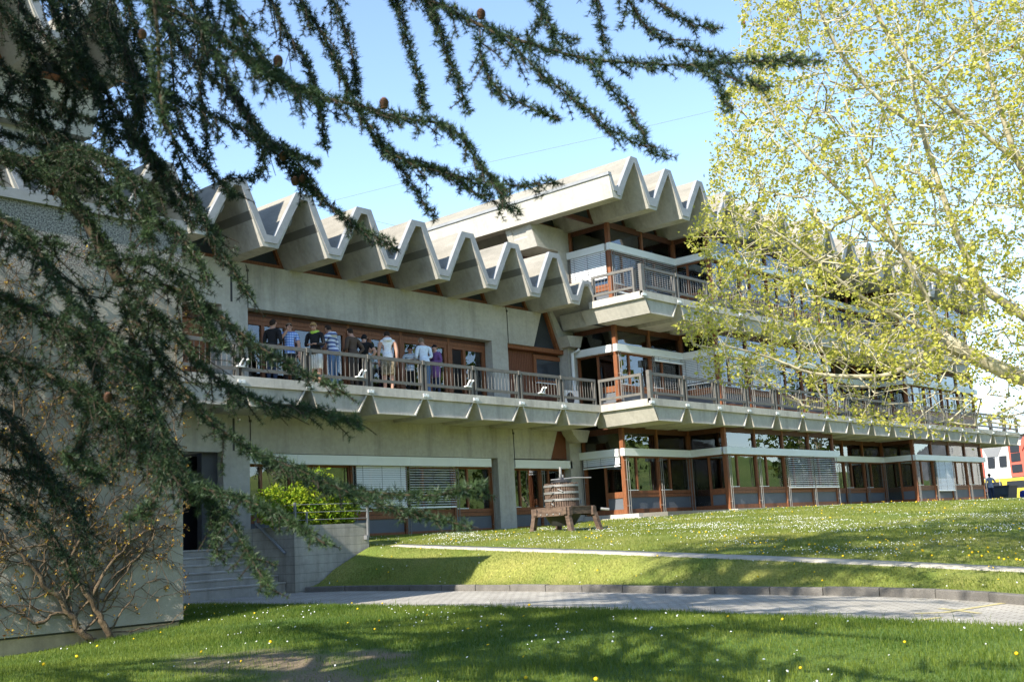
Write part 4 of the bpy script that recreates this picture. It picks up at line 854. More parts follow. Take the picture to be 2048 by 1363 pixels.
    if coat:
        cm = MB(); cm.v = []; prof = [(.088, .36), (.093, .42), (.094, .50), (.088, .58), (.092, .66)]
        cm.lathe([(r*h, zz*h) for r, zz in prof], (0, 0, 0), 14); cm.build('coat_skirt', top, t, smooth=True)
    else:
        hm = MB(); hm.lathe([(.087*h, .495*h), (.09*h, .51*h), (.084*h, .58*h), (.076*h, .62*h)], (0, -.004*h, 0), 14); hm.build('shirt_hem', top, t, smooth=True)
    return t
HB = cloth('dark_brown_hair', (.025, .016, .011)); HL = cloth('fair_hair', (.33, .20, .08)); HG = cloth('cropped_light_hair', (.19, .13, .085)); HK = cloth('black_hair', (.012, .011, .012))
JEAN = cloth('blue_denim', (.085, .15, .27)); JD = cloth('dark_denim', (.03, .045, .085)); BLK = cloth('black_cloth', (.014, .014, .016)); BRN = cloth('brown_cloth', (.085, .058, .042)); BRD = cloth('brown_trousers', (.05, .04, .033))
WSH = cloth('white_cotton', (.78, .79, .80)); WLB = cloth('pale_blue_shirt', (.66, .73, .82)); PUR = cloth('purple_wool', (.15, .07, .20)); CREAM = cloth('cream_shorts', (.66, .64, .57)); LIME = cloth('lime_lining', (.42, .60, .08))
PLAID = stripes('blue_plaid', (.10, .22, .62), (.55, .68, .88), 16, 2, (.07, .16, .5)); HOOP = stripes('blue_white_hoops', (.62, .66, .74), (.10, .13, .28), 9, 2); CHK = stripes('pale_check', (.70, .73, .76), (.30, .38, .46), 13, 2, (.45, .5, .55)); GSH = stripes('fine_grey_stripe', (.30, .32, .37), (.36, .38, .43), 60, 0)
CAMO = M('camouflage_cloth', (.05, .042, .025), .9, .2, 14, col2=(.30, .24, .15))
GP = 'people standing on the balcony'
Fc = 0.0
person('man in dark clothes at the far left of the balcony group, half behind cedar twigs', 16.9, 22.95, 4.03, 1.74, 1.9, BLK, JD, HB, arms=('front', 'front'), lean=.02, group=GP)
person('man in blue plaid shirt tipping his head back to drink', 17.45, 22.95, 4.03, 1.70, -.5, PLAID, BLK, HG, arms=('down', 'mouth'), sleeves='short', tilt=-1.5, group=GP)
person('fair-haired boy in black hoodie with lime hood lining and white shorts', 18.05, 22.65, 4.03, 1.70, -1.0, BLK, CREAM, HL, arms=('front', 'front'), legs='shorts', hairstyle='fringe', tilt=1.2, lean=.02, hood=LIME, group=GP)
person('dark-haired person in blue and white hooped hoodie and jeans, seen from behind', 18.62, 22.62, 4.03, 1.72, 3.4, HOOP, JEAN, HB, arms=('rest', 'front'), hood=HOOP, tilt=1, lean=.035, group=GP)
person('person in brown shirt and brown trousers seen from behind', 19.36, 22.7, 4.03, 1.72, 3.3, BRN, BRD, HB, arms=('front', 'hip'), tilt=.8, lean=.015, group=GP)
person('person in black T-shirt with bare forearm beside the brown shirt', 20.0, 23.0, 4.03, 1.66, 2.2, BLK, BLK, HK, arms=('hip', 'hip'), sleeves='short', tilt=1, group=GP)
person('dark-haired man in white sleeveless top and camouflage shorts', 20.5, 22.6, 4.03, 1.74, 2.5, WSH, CAMO, HB, arms=('down', 'down'), sleeves='none', legs='shorts', tilt=1.2, hood=WSH, group=GP)
person('black-haired person in dark clothes bent over the table of cups', 20.72, 23.75, 4.03, 1.50, .2, CHK, BLK, HK, arms=('front', 'front'), lean=.05, tilt=1, group=GP)
person('smiling man in pale checked shirt facing the camera with arms folded', 21.86, 23.15, 4.03, 1.50, -.75, CHK, BLK, HB, skin=SKD, arms=('cross', 'down'), sleeves='short', group=GP)
person('man in white long-sleeved shirt with cropped hair seen from behind', 22.05, 22.75, 4.03, 1.74, 2.9, WLB, JEAN, HG, arms=('front', 'cross'), tilt=1.3, lean=.03, group=GP)
person('woman in long purple cardigan with black hair', 22.62, 22.9, 4.03, 1.58, -1.4, PUR, JD, HK, arms=('cross', 'down'), hairstyle='long', coat=True, female=True, group=GP)
person('man in grey shirt and navy trousers standing with his back turned by the dark skip', 69.6, 23.7, .40, 1.76, 2.3, GSH, JD, HK, skin=SKD, arms=('back', 'back'))

# ---------------------------------------------------------------- far right: house, van, car, skip, mast
RED = M('red_paint', (.46, .10, .065), .5, .08, 3); HWH = M('white_render', (.62, .61, .58), .9, .05, 1); HGR = M('grey_render', (.20, .205, .21), .9, .06, 1); YV = M('yellow_van_paint', (.55, .42, .05), .35, .05, 3); BLU = M('blue_car_paint', (.025, .045, .22), .25, .05, 3)
SKP = M('dark_skip_paint', (.035, .045, .05), .6, .2, 4); WGL = M('dark_window', (.02, .024, .03), .08, .1, 1, spec=.6); TYRE = M('tyre_rubber', (.015, .015, .015), .9, .1, 5); RIM = M('wheel_rim', (.4, .4, .42), .35, .05, 5, metal=.7)
XB = 89.
H = thing('red_white_house', 'white house with red window frames and grey inverted gable panel beyond the balcony end', 'house', (XB, 27, .4))
MB().box(XB, 8, -.5, XB+10, 40, 5.4).build('wall', HWH, H)
MB().prism([(8, 5.4), (40, 5.4), (40, 8.6), (24, 7.0), (8, 5.6)], 'x', XB-.5, XB+10.5).build('roof', M('pale_metal_roof', (.36, .44, .52), .6, .06, 2, stretch=(1, 9, 1)), H)
def hp(px, py): p = onX(px, py, XB); return p[1], p[2]
def hq(a, b, c, d_, th, name, m, par):
    mb = MB(); P_ = [hp(*q) for q in (a, b, c, d_)]; mb.prism(P_, 'x', XB-th, XB+.01); return mb.build(name, m, par)
hq((1965, 897), (2003.5, 893), (1996, 912), (1974.5, 914), .05, 'gable_panel', HGR, H)
for i, (a, b) in enumerate((((1975, 914.5), (1991, 935)), ((1998, 911.5), (2014.5, 932.5)))):
    w1 = hq(a, (b[0]-1, a[1]-1.0), b, (a[0]+2.2, b[1]+1.0), .08, 'window', WGL, H)
fr = hq((2016, 892), (2048, 889), (2062, 950), (2024, 953), .12, 'window', RED, H)
for a, b, c, d_ in (((2020.5, 891), (2039, 889.5), (2040, 903), (2022, 905)), ((2022.5, 906.5), (2041, 904), (2043, 921), (2024, 923.5)), ((2024, 929), (2045.5, 927), (2047, 943), (2026.5, 945))): hq(a, b, c, d_, .16, 'pane', WGL, fr)
fr = hq((1955, 897), (1964, 896), (1971, 955), (1956, 957), .12, 'window', RED, H)
for y in (900, 918, 935): hq((1953, y), (1961, y-.8), (1962.6, y+13), (1954, y+14), .16, 'pane', WGL, fr)
hq((2043, 883), (2060, 850), (2063, 860), (2046, 900), .3, 'bargeboard', RED, H)
VN = thing('yellow_van', 'yellow van with dark side windows parked behind the dark skip', 'van', (82, 25.5, .4))
MB().prism([(22.6, .7), (28.6, .7), (28.6, 1.85), (28.3, 2.06), (23.6, 2.06), (23.0, 1.6), (22.6, 1.5)], 'x', 81, 82.9).build('body', YV, VN)
for y0_, y1_ in ((23.7, 25.0), (25.25, 26.5), (26.75, 28.2)): MB().prism([(y0_, 1.35), (y1_, 1.35), (y1_-.06, 1.84), (y0_+.06, 1.84)], 'x', 80.985, 81.05).build('side_window', WGL, VN)
for y_ in (23.8, 27.6):
    for xx in (80.95, 82.75):
        wv = MB(lambda u, v, z: (xx+z, y_+u, .74+v)).lathe([(.34, 0), (.34, .2), (.2, .2)], (0, 0, 0), 18).build('wheel', TYRE, VN); MB(lambda u, v, z: (xx+z-.01, y_+u, .74+v)).lathe([(.19, 0), (.15, .05)], (0, 0, 0), 12).build('rim', RIM, wv)
CA = thing('blue_car', 'dark blue car nosing in at the right edge beside the lawn', 'car', (69.5, 20.0, .4))
cp = [(-1.1, .62), (-1.05, .95), (-.2, 1.08), (.55, 1.5), (1.9, 1.52), (2.7, 1.1), (2.95, 1.0), (2.95, .6), (2.3, .52), (-.9, .52)]
MB().prism([(22.3-u, z) for u, z in cp], 'x', 68.6, 70.3).build('body', BLU, CA)
MB().prism([(22.3-u, z) for u, z in ((-.05, 1.12), (.58, 1.46), (1.85, 1.48), (2.5, 1.12))], 'x', 68.585, 68.62).build('side_window', WGL, CA)
MB().box(68.7, 23.33, .98, 70.2, 23.36, 1.0).build('grille', CAST, CA)
for xx in (68.62, 69.95): MB().prism([(23.2, .78), (23.38, .80), (23.36, .95), (23.15, .93)], 'x', xx, xx+.32).build('headlight', RIM, CA)
MB().box(69.1, 23.33, .62, 69.8, 23.37, .73).build('number_plate', WHT, CA)
for y_ in (22.6, 20.2):
    for xx in (68.55, 70.15):
        wv = MB(lambda u, v, z: (xx+z, y_+u, .71+v)).lathe([(.31, 0), (.31, .2), (.18, .2)], (0, 0, 0), 18).build('wheel', TYRE, CA); MB(lambda u, v, z: (xx+z-.01, y_+u, .71+v)).lathe([(.18, 0), (.14, .05)], (0, 0, 0), 12).build('rim', RIM, wv)
CA.location.y -= 1.6
SKb = thing('skip', 'low dark waste skip with red and white round emblem behind the man', 'skip', (73.5, 24.6, .4))
MB().prism([(23.9, .45), (25.6, .45), (25.75, 1.42), (23.75, 1.42)], 'x', 73, 74.6).build('body', SKP, SKb); MB().box(72.94, 23.7, 1.36, 74.66, 25.8, 1.43).box(72.95, 23.8, .85, 73.0, 25.7, .9).build('rim', SKP, SKb)
em = MB(lambda u, v, z: (72.985-z, 25.15+u, 1.18+v)); em.lathe([(.13, 0), (.13, .012)], (0, 0, 0), 16, 0); em.prism([(-.01, -.09), (.09, -.04), (.09, .05), (-.01, .09)], 'z', .012, .016, 1); em.build('emblem', [RED, WHT], SKb)
for y_ in (24.1, 25.4): MB().lathe([(.09, .4), (.09, .5)], (73.2, y_, 0), 10).build('castor', TYRE, SKb)
MS = thing('flag_mast', 'thin grey mast with two short cross arms in front of the white house', 'mast', (77.5, 26.0, .4))
p0 = onX(2000.5, 972, 77.5); p1 = onX(1992.5, 912, 77.5)
MB().tube([(77.5, p0[1], .4), (77.5, p0[1], p1[2])], [.04, .025], 8).build('pole', GREYM, MS)
for z in (p1[2]-.1, p1[2]-.75): MB().tube([(77.5, p0[1]-.22, z), (77.5, p0[1]+.22, z)], .02, 6).build('arm', GREYM, MS)
WIRE = M('cable_sheath', (.16, .17, .18), .6, .1, 3)
def cable(px, D0, D1, label):
    n = len(px); mb = MB(); pts = [onD(p[0], p[1], D0+(D1-D0)*i/(n-1)) for i, p in enumerate(px)]; mb.tube(pts, .009, 5)
    tag(mb.build('overhead_cable', WIRE), label, 'cable', 'overhead cables against the sky')
cable([(300, 480), (640, 408), (930, 335), (1200, 275), (1400, 228), (1700, 150), (2200, 10)], 60, 60, 'thin cable crossing the sky above the highest roof')
cable([(600, 410), (700, 430), (785, 450), (900, 475)], 48, 48, 'thin cable dipping down behind the wing roof ridges')
# ---------------------------------------------------------------- cedar
CB = M('cedar_bark', (.018, .014, .011), .95, .4, 4, col2=(.05, .036, .018), bump=.7, bscale=25)  # bark, twigs and needles darkened to stand in for the crown's own shade
TWG = M('cedar_twig', (.03, .022, .014), .9, .3, 20)
NEED = leafmat('cedar_needles', (.008, .024, .016), (.06, .095, .034), .15, .45)
CONE = M('cedar_cone', (.14, .068, .042), .8, .3, 60, bump=.6, bscale=160)
CT = thing('cedar_tree', 'big cedar with drooping blue-green needle branches hanging into the picture from the left', 'tree', (1.2, 8.2, -1.6))
rc = random.Random(21)
ros = []; twigs = MB(); 
def needle_mesh(name, ros, parent, nn=15, ln=.021, wd=.0021, seed=1):
    r_ = np.random.default_rng(seed); A = np.array([(*p, *d, s_, t) for p, d, s_, t in ros]); n = len(A)
    P_ = np.repeat(A[:, :3], nn, 0); D_ = np.repeat(A[:, 3:6], nn, 0); sc = np.repeat(A[:, 6], nn)[:, None]; tn = np.repeat(A[:, 7], nn)
    rnd = r_.normal(0, 1, (n*nn, 3)); perp = rnd-(rnd*D_).sum(1)[:, None]*D_; perp /= np.linalg.norm(perp, axis=1)[:, None]
    dirn = perp+D_*r_.uniform(.1, .9, (n*nn, 1)); dirn /= np.linalg.norm(dirn, axis=1)[:, None]
    L_ = ln*sc*r_.uniform(.7, 1.15, (n*nn, 1)); sd = np.cross(dirn, r_.normal(0, 1, (n*nn, 3))); sd /= np.linalg.norm(sd, axis=1)[:, None]
    b0 = P_+dirn*.002; V_ = np.stack([b0-sd*wd*sc*.5, b0+sd*wd*sc*.5, b0+dirn*L_], 1).reshape(-1, 3)
    i = np.arange(n*nn)*3; F_ = np.stack([i, i+1, i+2], 1)
    tt = np.clip(np.repeat(tn, 3)+np.repeat(r_.normal(0, .08, n*nn), 3)+np.tile([0, 0, .12], n*nn), 0, 1)
    return tag(npmesh(name, V_, F_, NEED, parent, tint=tt), kind='stuff')
def smooth_path(pts, step=.03):
    pts = [np.asarray(p, float) for p in pts]; out = []
    for i in range(len(pts)-1):
        p0 = pts[max(0, i-1)]; p1 = pts[i]; p2 = pts[i+1]; p3 = pts[min(len(pts)-1, i+2)]; n = max(2, int(np.linalg.norm(p2-p1)/step))
        for k in range(n):
            t = k/n; out.append(.5*((2*p1)+(-p0+p2)*t+(2*p0-5*p1+4*p2-p3)*t*t+(-p0+3*p1-3*p2+p3)*t**3))
    out.append(pts[-1]); return out
def rosettes(path, start, sp, tint, sc=1.0, rad=0.):
    acc = 0
    for i in range(1, len(path)):
        d = path[i]-path[i-1]; l = np.linalg.norm(d); acc += l
        if i/len(path) < start: continue
        while acc > 0:
            acc -= sp*rc.uniform(.7, 1.4); u = d/max(l, 1e-6); p = path[i-1]+d*rc.random(); e = u
            if rad: a = np.array([rc.gauss(0, 1), rc.gauss(0, 1), rc.gauss(0, 1)]); a -= u*(a@u); a /= np.linalg.norm(a); p = p+a*(rad(i/len(path))+rc.uniform(0, .02)); e = a*.8+u*.6; e /= np.linalg.norm(e)
            ros.append((p, e, sc*rc.uniform(.8, 1.15), min(1, max(0, tint+rc.gauss(0, .13)+(.25 if i > len(path)*.85 else 0)))))
def droop(p, d, L_, tint, r, dep, sag=.8, sc=1.):
    dead = rc.random() < .10; sc = sc*rc.uniform(.75, 1.2); gap = rc.uniform(.012, .024); ph = rc.uniform(0, 6)
    n = max(4, int(L_/.025)); path = [np.array(p)]; d = np.array(d, float); d /= np.linalg.norm(d)
    for i in range(n):
        d = d+np.array([rc.gauss(0, .07), rc.gauss(0, .07), -sag*.055+rc.gauss(0, .05)]); d /= np.linalg.norm(d); path.append(path[-1]+d*L_/n)
    twigs.tube(path[::2]+([path[-1]] if len(path) % 2 == 0 else []), np.linspace(r, .0018, len(path[::2])+(1 if len(path) % 2 == 0 else 0)), 4, 0, False)
    if not dead: rosettes(path, rc.choice((0, 0, .15, .3)), gap, tint, sc)
    if dep > 0:
        for i in range(2, n-1):
            if rc.random() < .27:
                a = np.array([rc.gauss(0, 1), rc.gauss(0, 1), rc.gauss(-.3, .6)]); a -= d*(a@d); a /= np.linalg.norm(a); droop(path[i], (path[i]-path[i-1])/np.linalg.norm(path[i]-path[i-1])*.9+a*.8, L_*rc.uniform(.18, .45), tint, r*.6, dep-1, sag, sc)
def branch(px, D, r0, r1, tint=.35, every=.09, tl=.35, needles=True, dens=1.0, barkstart=.0, sag=.6, side=1., parent=None):
    n = len(px); Ds = np.interp(np.linspace(0, 1, n), np.linspace(0, 1, len(D)), D) if hasattr(D, '__len__') else [D]*n
    path = smooth_path([onD(p[0], p[1], dd) for p, dd in zip(px, Ds)]); m = len(path)
    r0 = r0*(.42 if needles else .6); MB().tube(path[::2], np.linspace(r0, r1, len(path[::2])), 7, 0).build('branch', CB, CT, smooth=True, recalc=False)
    if needles: rosettes(path, barkstart, .0048, tint, 1.3, lambda q: r0+(r1-r0)*q)
    acc = 0; sgn = 1
    for i in range(2, m-1):
        d = path[i]-path[i-1]; l = np.linalg.norm(d); acc += l
        if i/m < barkstart*.6: continue
        if acc > every*.36*rc.uniform(.6, 1.4):
            acc = 0; sgn = -sgn; d = d/l; lat = np.cross(d, [0, 0, 1]); lat /= np.linalg.norm(lat)+1e-9
            taper = 1-.65*i/m
            droop(path[i], d*rc.uniform(.4, 1)+lat*sgn*rc.uniform(.3, .9)*side+np.array([0, 0, rc.uniform(-.5, .15)]), tl*taper*rc.uniform(.6, 1.5), tint, .0045, 1, sag)
    return path
# lower left limbs and their fans
branch([(-120, 300), (-40, 300), (40, 312), (95, 345), (140, 390), (185, 445), (225, 520)], [6.2, 5.9], .012, .004, .45, .05, .26)
B1 = branch([(-260, 300), (-60, 310), (40, 322), (90, 350), (135, 395), (180, 450), (215, 515), (245, 570)], [6.8, 6.4, 6.0], .075, .035, .3, .16, .45, False)
branch([(235, 560), (330, 570), (420, 615), (500, 680), (590, 735), (690, 785)], [6.0, 5.4], .022, .004, .38, .075, .32)
branch([(250, 575), (340, 660), (420, 745), (520, 800), (620, 815), (720, 845)], [6.0, 5.2], .02, .004, .42, .075, .3)
branch([(250, 600), (320, 720), (400, 820), (500, 900), (620, 960), (720, 980), (860, 990), (970, 968)], [6.0, 4.8], .022, .0035, .45, .08, .26)
branch([(500, 900), (600, 940), (700, 985), (800, 1020), (940, 1052)], [5.2, 4.8], .010, .003, .45, .09, .16)
branch([(245, 600), (290, 760), (340, 900), (410, 990), (470, 1060), (510, 1130), (545, 1182)], [6.0, 4.9], .02, .004, .42, .08, .22)
branch([(150, 760), (240, 850), (340, 950), (440, 985), (540, 1020), (655, 1090)], [5.8, 4.7], .016, .004, .45, .07, .22)
branch([(300, 720), (280, 840), (230, 920), (180, 950), (130, 900)], [5.8, 5.2], .016, .004, .4, .08, .26)
branch([(300, 800), (330, 900), (310, 1000), (250, 1040)], [5.4, 5.0], .014, .004, .42, .08, .26)
branch([(-80, 690), (60, 730), (160, 790), (270, 860), (330, 930), (420, 1000), (435, 1120)], [6.4, 5.2], .03, .005, .35, .08, .3)
branch([(-120, 420), (-20, 430), (60, 480), (110, 560), (160, 620), (240, 700)], [6.0, 5.2], .035, .006, .38, .065, .42)
branch([(-120, 560), (0, 590), (110, 640), (200, 690), (300, 780)], [6.2, 5.4], .03, .006, .35, .065, .4)
branch([(-100, 840), (20, 880), (100, 960), (160, 1050), (190, 1130)], [7.4, 7.0], .035, .008, .12, .1, .4)
branch([(-60, 980), (40, 1010), (110, 1080), (150, 1170)], [7.4, 7.0], .025, .006, .1, .1, .35)
branch([(40, 330), (150, 330), (220, 380), (290, 440), (350, 460), (420, 560)], [6.3, 5.6], .022, .005, .42, .07, .35)
branch([(60, 320), (160, 300), (240, 340), (300, 420), (290, 480)], [6.2, 5.6], .02, .005, .45, .07, .35)
branch([(215, 520), (300, 520), (370, 560), (410, 640), (450, 700)], [6.0, 5.5], .014, .004, .4, .07, .3)
branch([(120, 640), (200, 760), (160, 880), (200, 960)], [6.4, 6.0], .018, .005, .25, .08, .4)
# hanging curtain at the top
branch([(-200, -160), (0, -120), (150, -60), (300, 0), (420, 60), (520, 130), (600, 180), (700, 208), (800, 235), (900, 255), (960, 330), (1008, 385)], [6.0, 5.0], .05, .004, .38, .075, .34)
branch([(640, -120), (800, -30), (900, 20), (960, 50), (1060, 88), (1180, 118), (1300, 128), (1400, 130), (1500, 124), (1640, 120)], [5.4, 4.8], .03, .0025, .5, .085, .2, sag=.4)
branch([(980, 60), (1030, 95), (1085, 150), (1160, 205), (1230, 265), (1335, 312)], [5.0, 4.8], .011, .0025, .45, .09, .17, sag=.5)
branch([(960, 60), (965, 130), (1005, 185), (1060, 215), (1115, 235)], [5.0, 4.8], .009, .003, .42, .08, .15, sag=.5)
branch([(1180, 120), (1215, 170), (1260, 220), (1290, 280)], [4.9, 4.8], .008, .003, .45, .1, .14, sag=.6)
branch([(1380, 128), (1430, 160), (1455, 225)], [4.8, 4.75], .006, .002, .5, .1, .12, sag=.6)
branch([(1400, 128), (1480, 160), (1540, 175)], [4.8, 4.75], .006, .002, .5, .1, .12, sag=.3)
branch([(1055, -60), (1065, -10), (1095, 40), (1116, 92)], [5.6, 5.4], .008, .002, .4, .07, .12)
branch([(1090, 10), (1080, 40), (1055, 75)], 5.5, .004, .002, .4, .07, .1)
branch([(1100, 55), (1130, 75), (1160, 82)], 5.4, .004, .002, .45, .08, .08)
branch([(1180, -60), (1190, 0), (1205, 60), (1214, 105)], 5.5, .007, .002, .35, .07, .1)
branch([(1230, -50), (1255, 0), (1290, 50), (1350, 85), (1430, 110), (1460, 122)], 5.4, .009, .002, .42, .08, .16)
branch([(1240, -50), (1320, 10), (1380, 45), (1435, 60)], 5.4, .008, .002, .45, .08, .14)
branch([(700, -100), (790, 0), (815, 80), (835, 150), (850, 222)], [5.5, 5.3], .012, .003, .35, .075, .16, sag=1)
branch([(820, -80), (870, 30), (895, 110), (920, 170), (928, 228)], [5.4, 5.2], .012, .003, .35, .075, .17, sag=1)
branch([(560, -60), (640, 60), (690, 160), (730, 240), (770, 300), (850, 330), (930, 355), (1020, 370), (1108, 366)], [5.8, 5.4], .02, .003, .38, .08, .24)
branch([(770, 300), (830, 330), (900, 350), (960, 390), (1040, 422)], 5.4, .008, .002, .42, .08, .16)
branch([(740, 250), (790, 320), (830, 380), (872, 436)], 5.5, .008, .002, .36, .08, .14)
branch([(360, -40), (420, 90), (480, 200), (540, 290), (600, 360), (660, 410), (720, 455), (792, 492)], [6.6, 6.0], .022, .003, .22, .075, .3)
branch([(240, -40), (290, 120), (340, 260), (380, 380), (420, 460), (460, 530), (505, 600)], [6.8, 6.0], .02, .004, .2, .075, .26)
branch([(540, 280), (600, 330), (640, 400)], 6.2, .008, .002, .25, .07, .2)
branch([(100, -60), (160, 90), (220, 200), (290, 300), (380, 400), (440, 480)], [7.0, 6.3], .02, .004, .18, .07, .3)
branch([(300, -60), (315, 60), (318, 150), (330, 260)], [4.2, 4.2], .02, .006, .55, .05, .12, sag=1.4)
branch([(430, -60), (470, 30), (520, 110), (580, 165), (650, 200)], [5.0, 4.6], .02, .004, .55, .07, .3)
branch([(-40, -40), (40, 60), (70, 150), (60, 280)], [7.0, 6.8], .02, .005, .12, .07, .35)
branch([(-40, 180), (60, 230), (140, 280), (250, 340), (330, 400)], [7.0, 6.6], .02, .004, .2, .07, .32)
branch([(60, -60), (130, 60), (180, 160), (210, 250), (200, 330)], [6.8, 6.4], .018, .004, .18, .065, .32)
branch([(160, -60), (220, 40), (270, 140), (280, 230), (300, 320)], [6.6, 6.4], .018, .004, .2, .065, .32)
branch([(520, -60), (560, 40), (610, 120), (640, 220), (650, 300)], [6.4, 6.2], .014, .003, .2, .07, .24, sag=1.2)
branch([(640, -60), (680, 30), (705, 110), (715, 190)], [6.0, 5.9], .012, .003, .25, .07, .2, sag=1.2)
branch([(420, -60), (410, 60), (400, 160), (410, 250), (415, 330)], [6.8, 6.6], .014, .003, .15, .07, .26, sag=1.3)
branch([(200, 150), (330, 190), (450, 240), (560, 290), (640, 330)], [6.4, 6.0], .014, .003, .25, .075, .26, sag=1.2)
def more(px, D, *a, off=((-55, 35, .5), (60, -30, .7)), **k):
    for dx, dy, dd in off: branch([(x+dx*(1+.6*math.sin(i*1.9+dx)), y+dy*(1+.5*math.cos(i*1.3))) for i, (x, y) in enumerate(px)], [q+dd for q in D], *a, **k)
more([(60, -60), (130, 60), (180, 160), (210, 250), (200, 330)], [6.8, 6.4], .018, .004, .18, .075, .3)
more([(240, -40), (290, 120), (340, 260), (380, 380), (410, 430)], [6.8, 6.2], .02, .004, .2, .085, .25, off=((-40, 20, .5), (45, -30, .3), (110, -60, .6)))
more([(-40, 180), (60, 230), (140, 280), (250, 340), (300, 380)], [7.0, 6.6], .02, .004, .22, .07, .3)
more([(-100, 840), (20, 880), (100, 960), (160, 1050)], [7.4, 7.0], .03, .008, .12, .1, .38, off=((-30, -60, .1), (30, 60, .2)))
more([(-60, -60), (20, 60), (50, 150), (40, 260)], [6.6, 6.4], .018, .004, .15, .075, .32)
print('rosettes', len(ros))
needle_mesh('needles', ros, CT, 12, ln=.027, wd=.0037)
tag(twigs.build('twigs', TWG, CT, recalc=False), kind='stuff')
for px, py, D in ((482, 42, 4.9), (285, 68, 5.6), (556, 122, 4.8), (566, 312, 6.2), (590, 362, 6.2), (606, 358, 6.2), (216, 794, 5.6), (768, 206, 5.0), (962, 28, 5.2)):
    p = onD(px, py, D); h_ = .05; MB().lathe([(.004, -h_*.55), (.015, -h_*.47), (.0165, -h_*.3), (.0195, -h_*.3), (.0195, -h_*.12), (.0215, -h_*.12), (.0205, h_*.08), (.022, h_*.08), (.018, h_*.27), (.019, h_*.27), (.010, h_*.48), (.003, h_*.55)], tuple(p), 12).build('cone', CONE, CT, smooth=True)
# trunk and the rest of the crown, outside the frame to the left
tk = [(1.2, 8.2, -1.9), (1.25, 8.2, 0), (1.15, 8.25, 3), (1.2, 8.2, 7), (1.1, 8.3, 11), (1.15, 8.2, 14.5)]
MB().tube(smooth_path(tk, .5), np.linspace(.5, .07, len(smooth_path(tk, .5))), 14).build('trunk', CB, CT, smooth=True)
ros = []; twigs = MB(); r2 = random.Random(8)
def limb(z, az, L_, drop):
    a = np.array([1.2, 8.2, z]); d = np.array([math.cos(az), math.sin(az), .12]); pts = [a+d*L_*t+np.array([0, 0, -drop*t*t]) for t in np.linspace(0, 1, 8)]
    MB().tube(pts, np.linspace(.13, .02, 8), 7).build('branch', CB, CT, smooth=True, recalc=False); return pts
def infront(p):
    x, y, z = prj(p); return z > .2 and -90 < x < 2140 and -60 < y < 1420
for k in range(84):
    z = 1.4+k*.15; az = k*2.4+.4; L_ = (6.6-.30*z)*r2.uniform(.75, 1.1); cut = 1.0
    for t in np.linspace(0, 1, 25):
        if infront(np.array([1.2, 8.2, z])+np.array([math.cos(az), math.sin(az), .12])*L_*t+np.array([0, 0, -.9*t*t])): cut = t-.12; break
    if cut*L_ < 1.2: continue
    L_ *= cut; pts = limb(z, az, L_, .9*cut*cut)
    for i in range(1, 8):
        for _ in range(int(11*L_/5)+3):
            s_ = r2.uniform(.3, 1.1)*(1.1-.09*i); q = pts[i]+np.array([r2.gauss(0, .25), r2.gauss(0, .25), 0]); e = q+np.array([math.cos(az)+r2.uniform(-1.2, 1.2), math.sin(az)+r2.uniform(-1.2, 1.2), -.7])*s_*.6
            if infront(e) or infront(q) or math.sin(q[0]*1.7+1)*math.sin(q[1]*1.5+q[2]*.6)+.45*math.sin(q[2]*2.1) < -.12: continue
            for t in np.linspace(0, 1, int(s_/.11)+2): ros.append((q+(e-q)*t+np.array([r2.gauss(0, .03), r2.gauss(0, .03), r2.gauss(0, .03)]), (e-q)/np.linalg.norm(e-q), 5.2, .3))
needle_mesh('needles', ros, CT, 8, wd=.005, seed=5); print('crown', len(ros))

# ---------------------------------------------------------------- plane tree on the right
PB = M('plane_bark', (.24, .205, .12), .85, .3, 3.5, col2=(.48, .43, .31), bump=.3, bscale=18, fine=.15)
PL = leafmat('young_plane_leaf', (.34, .37, .05), (.66, .59, .14), .5, .5)
PT = thing('plane_tree', 'plane tree with pale mottled limbs and small fresh yellow-green leaves reaching in from the right', 'tree', (18.6, 3.2, -1.0))
rp = random.Random(4); npr = np.random.default_rng(44)
nodes = []; par = []; PATHS = []
def addpath(px, D, conn=None, step=.18):
    n = len(px); Ds = np.interp(np.linspace(0, 1, n), np.linspace(0, 1, len(D)), D); pts = smooth_path([onD(p[0], p[1], d_) for p, d_ in zip(px, Ds)], step)
    if conn is None and nodes: A = np.array(nodes); conn = int(np.argmin(np.linalg.norm(A-pts[0], axis=1)))
    PATHS.append((len(nodes), len(nodes)+len(pts)))
    for p in pts: nodes.append(np.array(p)); par.append(conn if conn is not None else -1); conn = len(nodes)-1
def addworld(pts, conn=None, step=.25):
    pts = smooth_path(pts, step); PATHS.append((len(nodes), len(nodes)+len(pts)))
    for p in pts: nodes.append(np.array(p)); par.append(conn if conn is not None else -1); conn = len(nodes)-1
addworld([(18.6, 3.2, -1.2), (18.6, 3.2, -.3), (18.65, 3.25, .6), (18.6, 3.3, 1.6), (18.7, 3.3, 3.2), (18.5, 3.4, 5.5), (18.6, 3.3, 8), (18.5, 3.2, 11)])
i0 = 5
addworld([nodes[i0], (18.0, 3.9, 1.2), tuple(onD(2090, 772, 16.3))], i0)
addpath([(2090, 772), (2048, 757), (2000, 737), (1950, 714), (1905, 690), (1885, 678)], [16.3, 16.0]); 
addpath([(1885, 678), (1868, 640), (1856, 600), (1835, 560), (1805, 505), (1782, 450), (1755, 380), (1720, 300), (1690, 200)], [16.0, 15.2])
addpath([(1885, 678), (1840, 655), (1790, 630), (1740, 605), (1690, 570), (1640, 530), (1560, 470), (1480, 430)], [16.0, 14.6])
addpath([(1880, 690), (1850, 705), (1815, 728), (1780, 748), (1740, 752), (1690, 752), (1620, 745), (1540, 715), (1450, 690)], [16.0, 15.0])
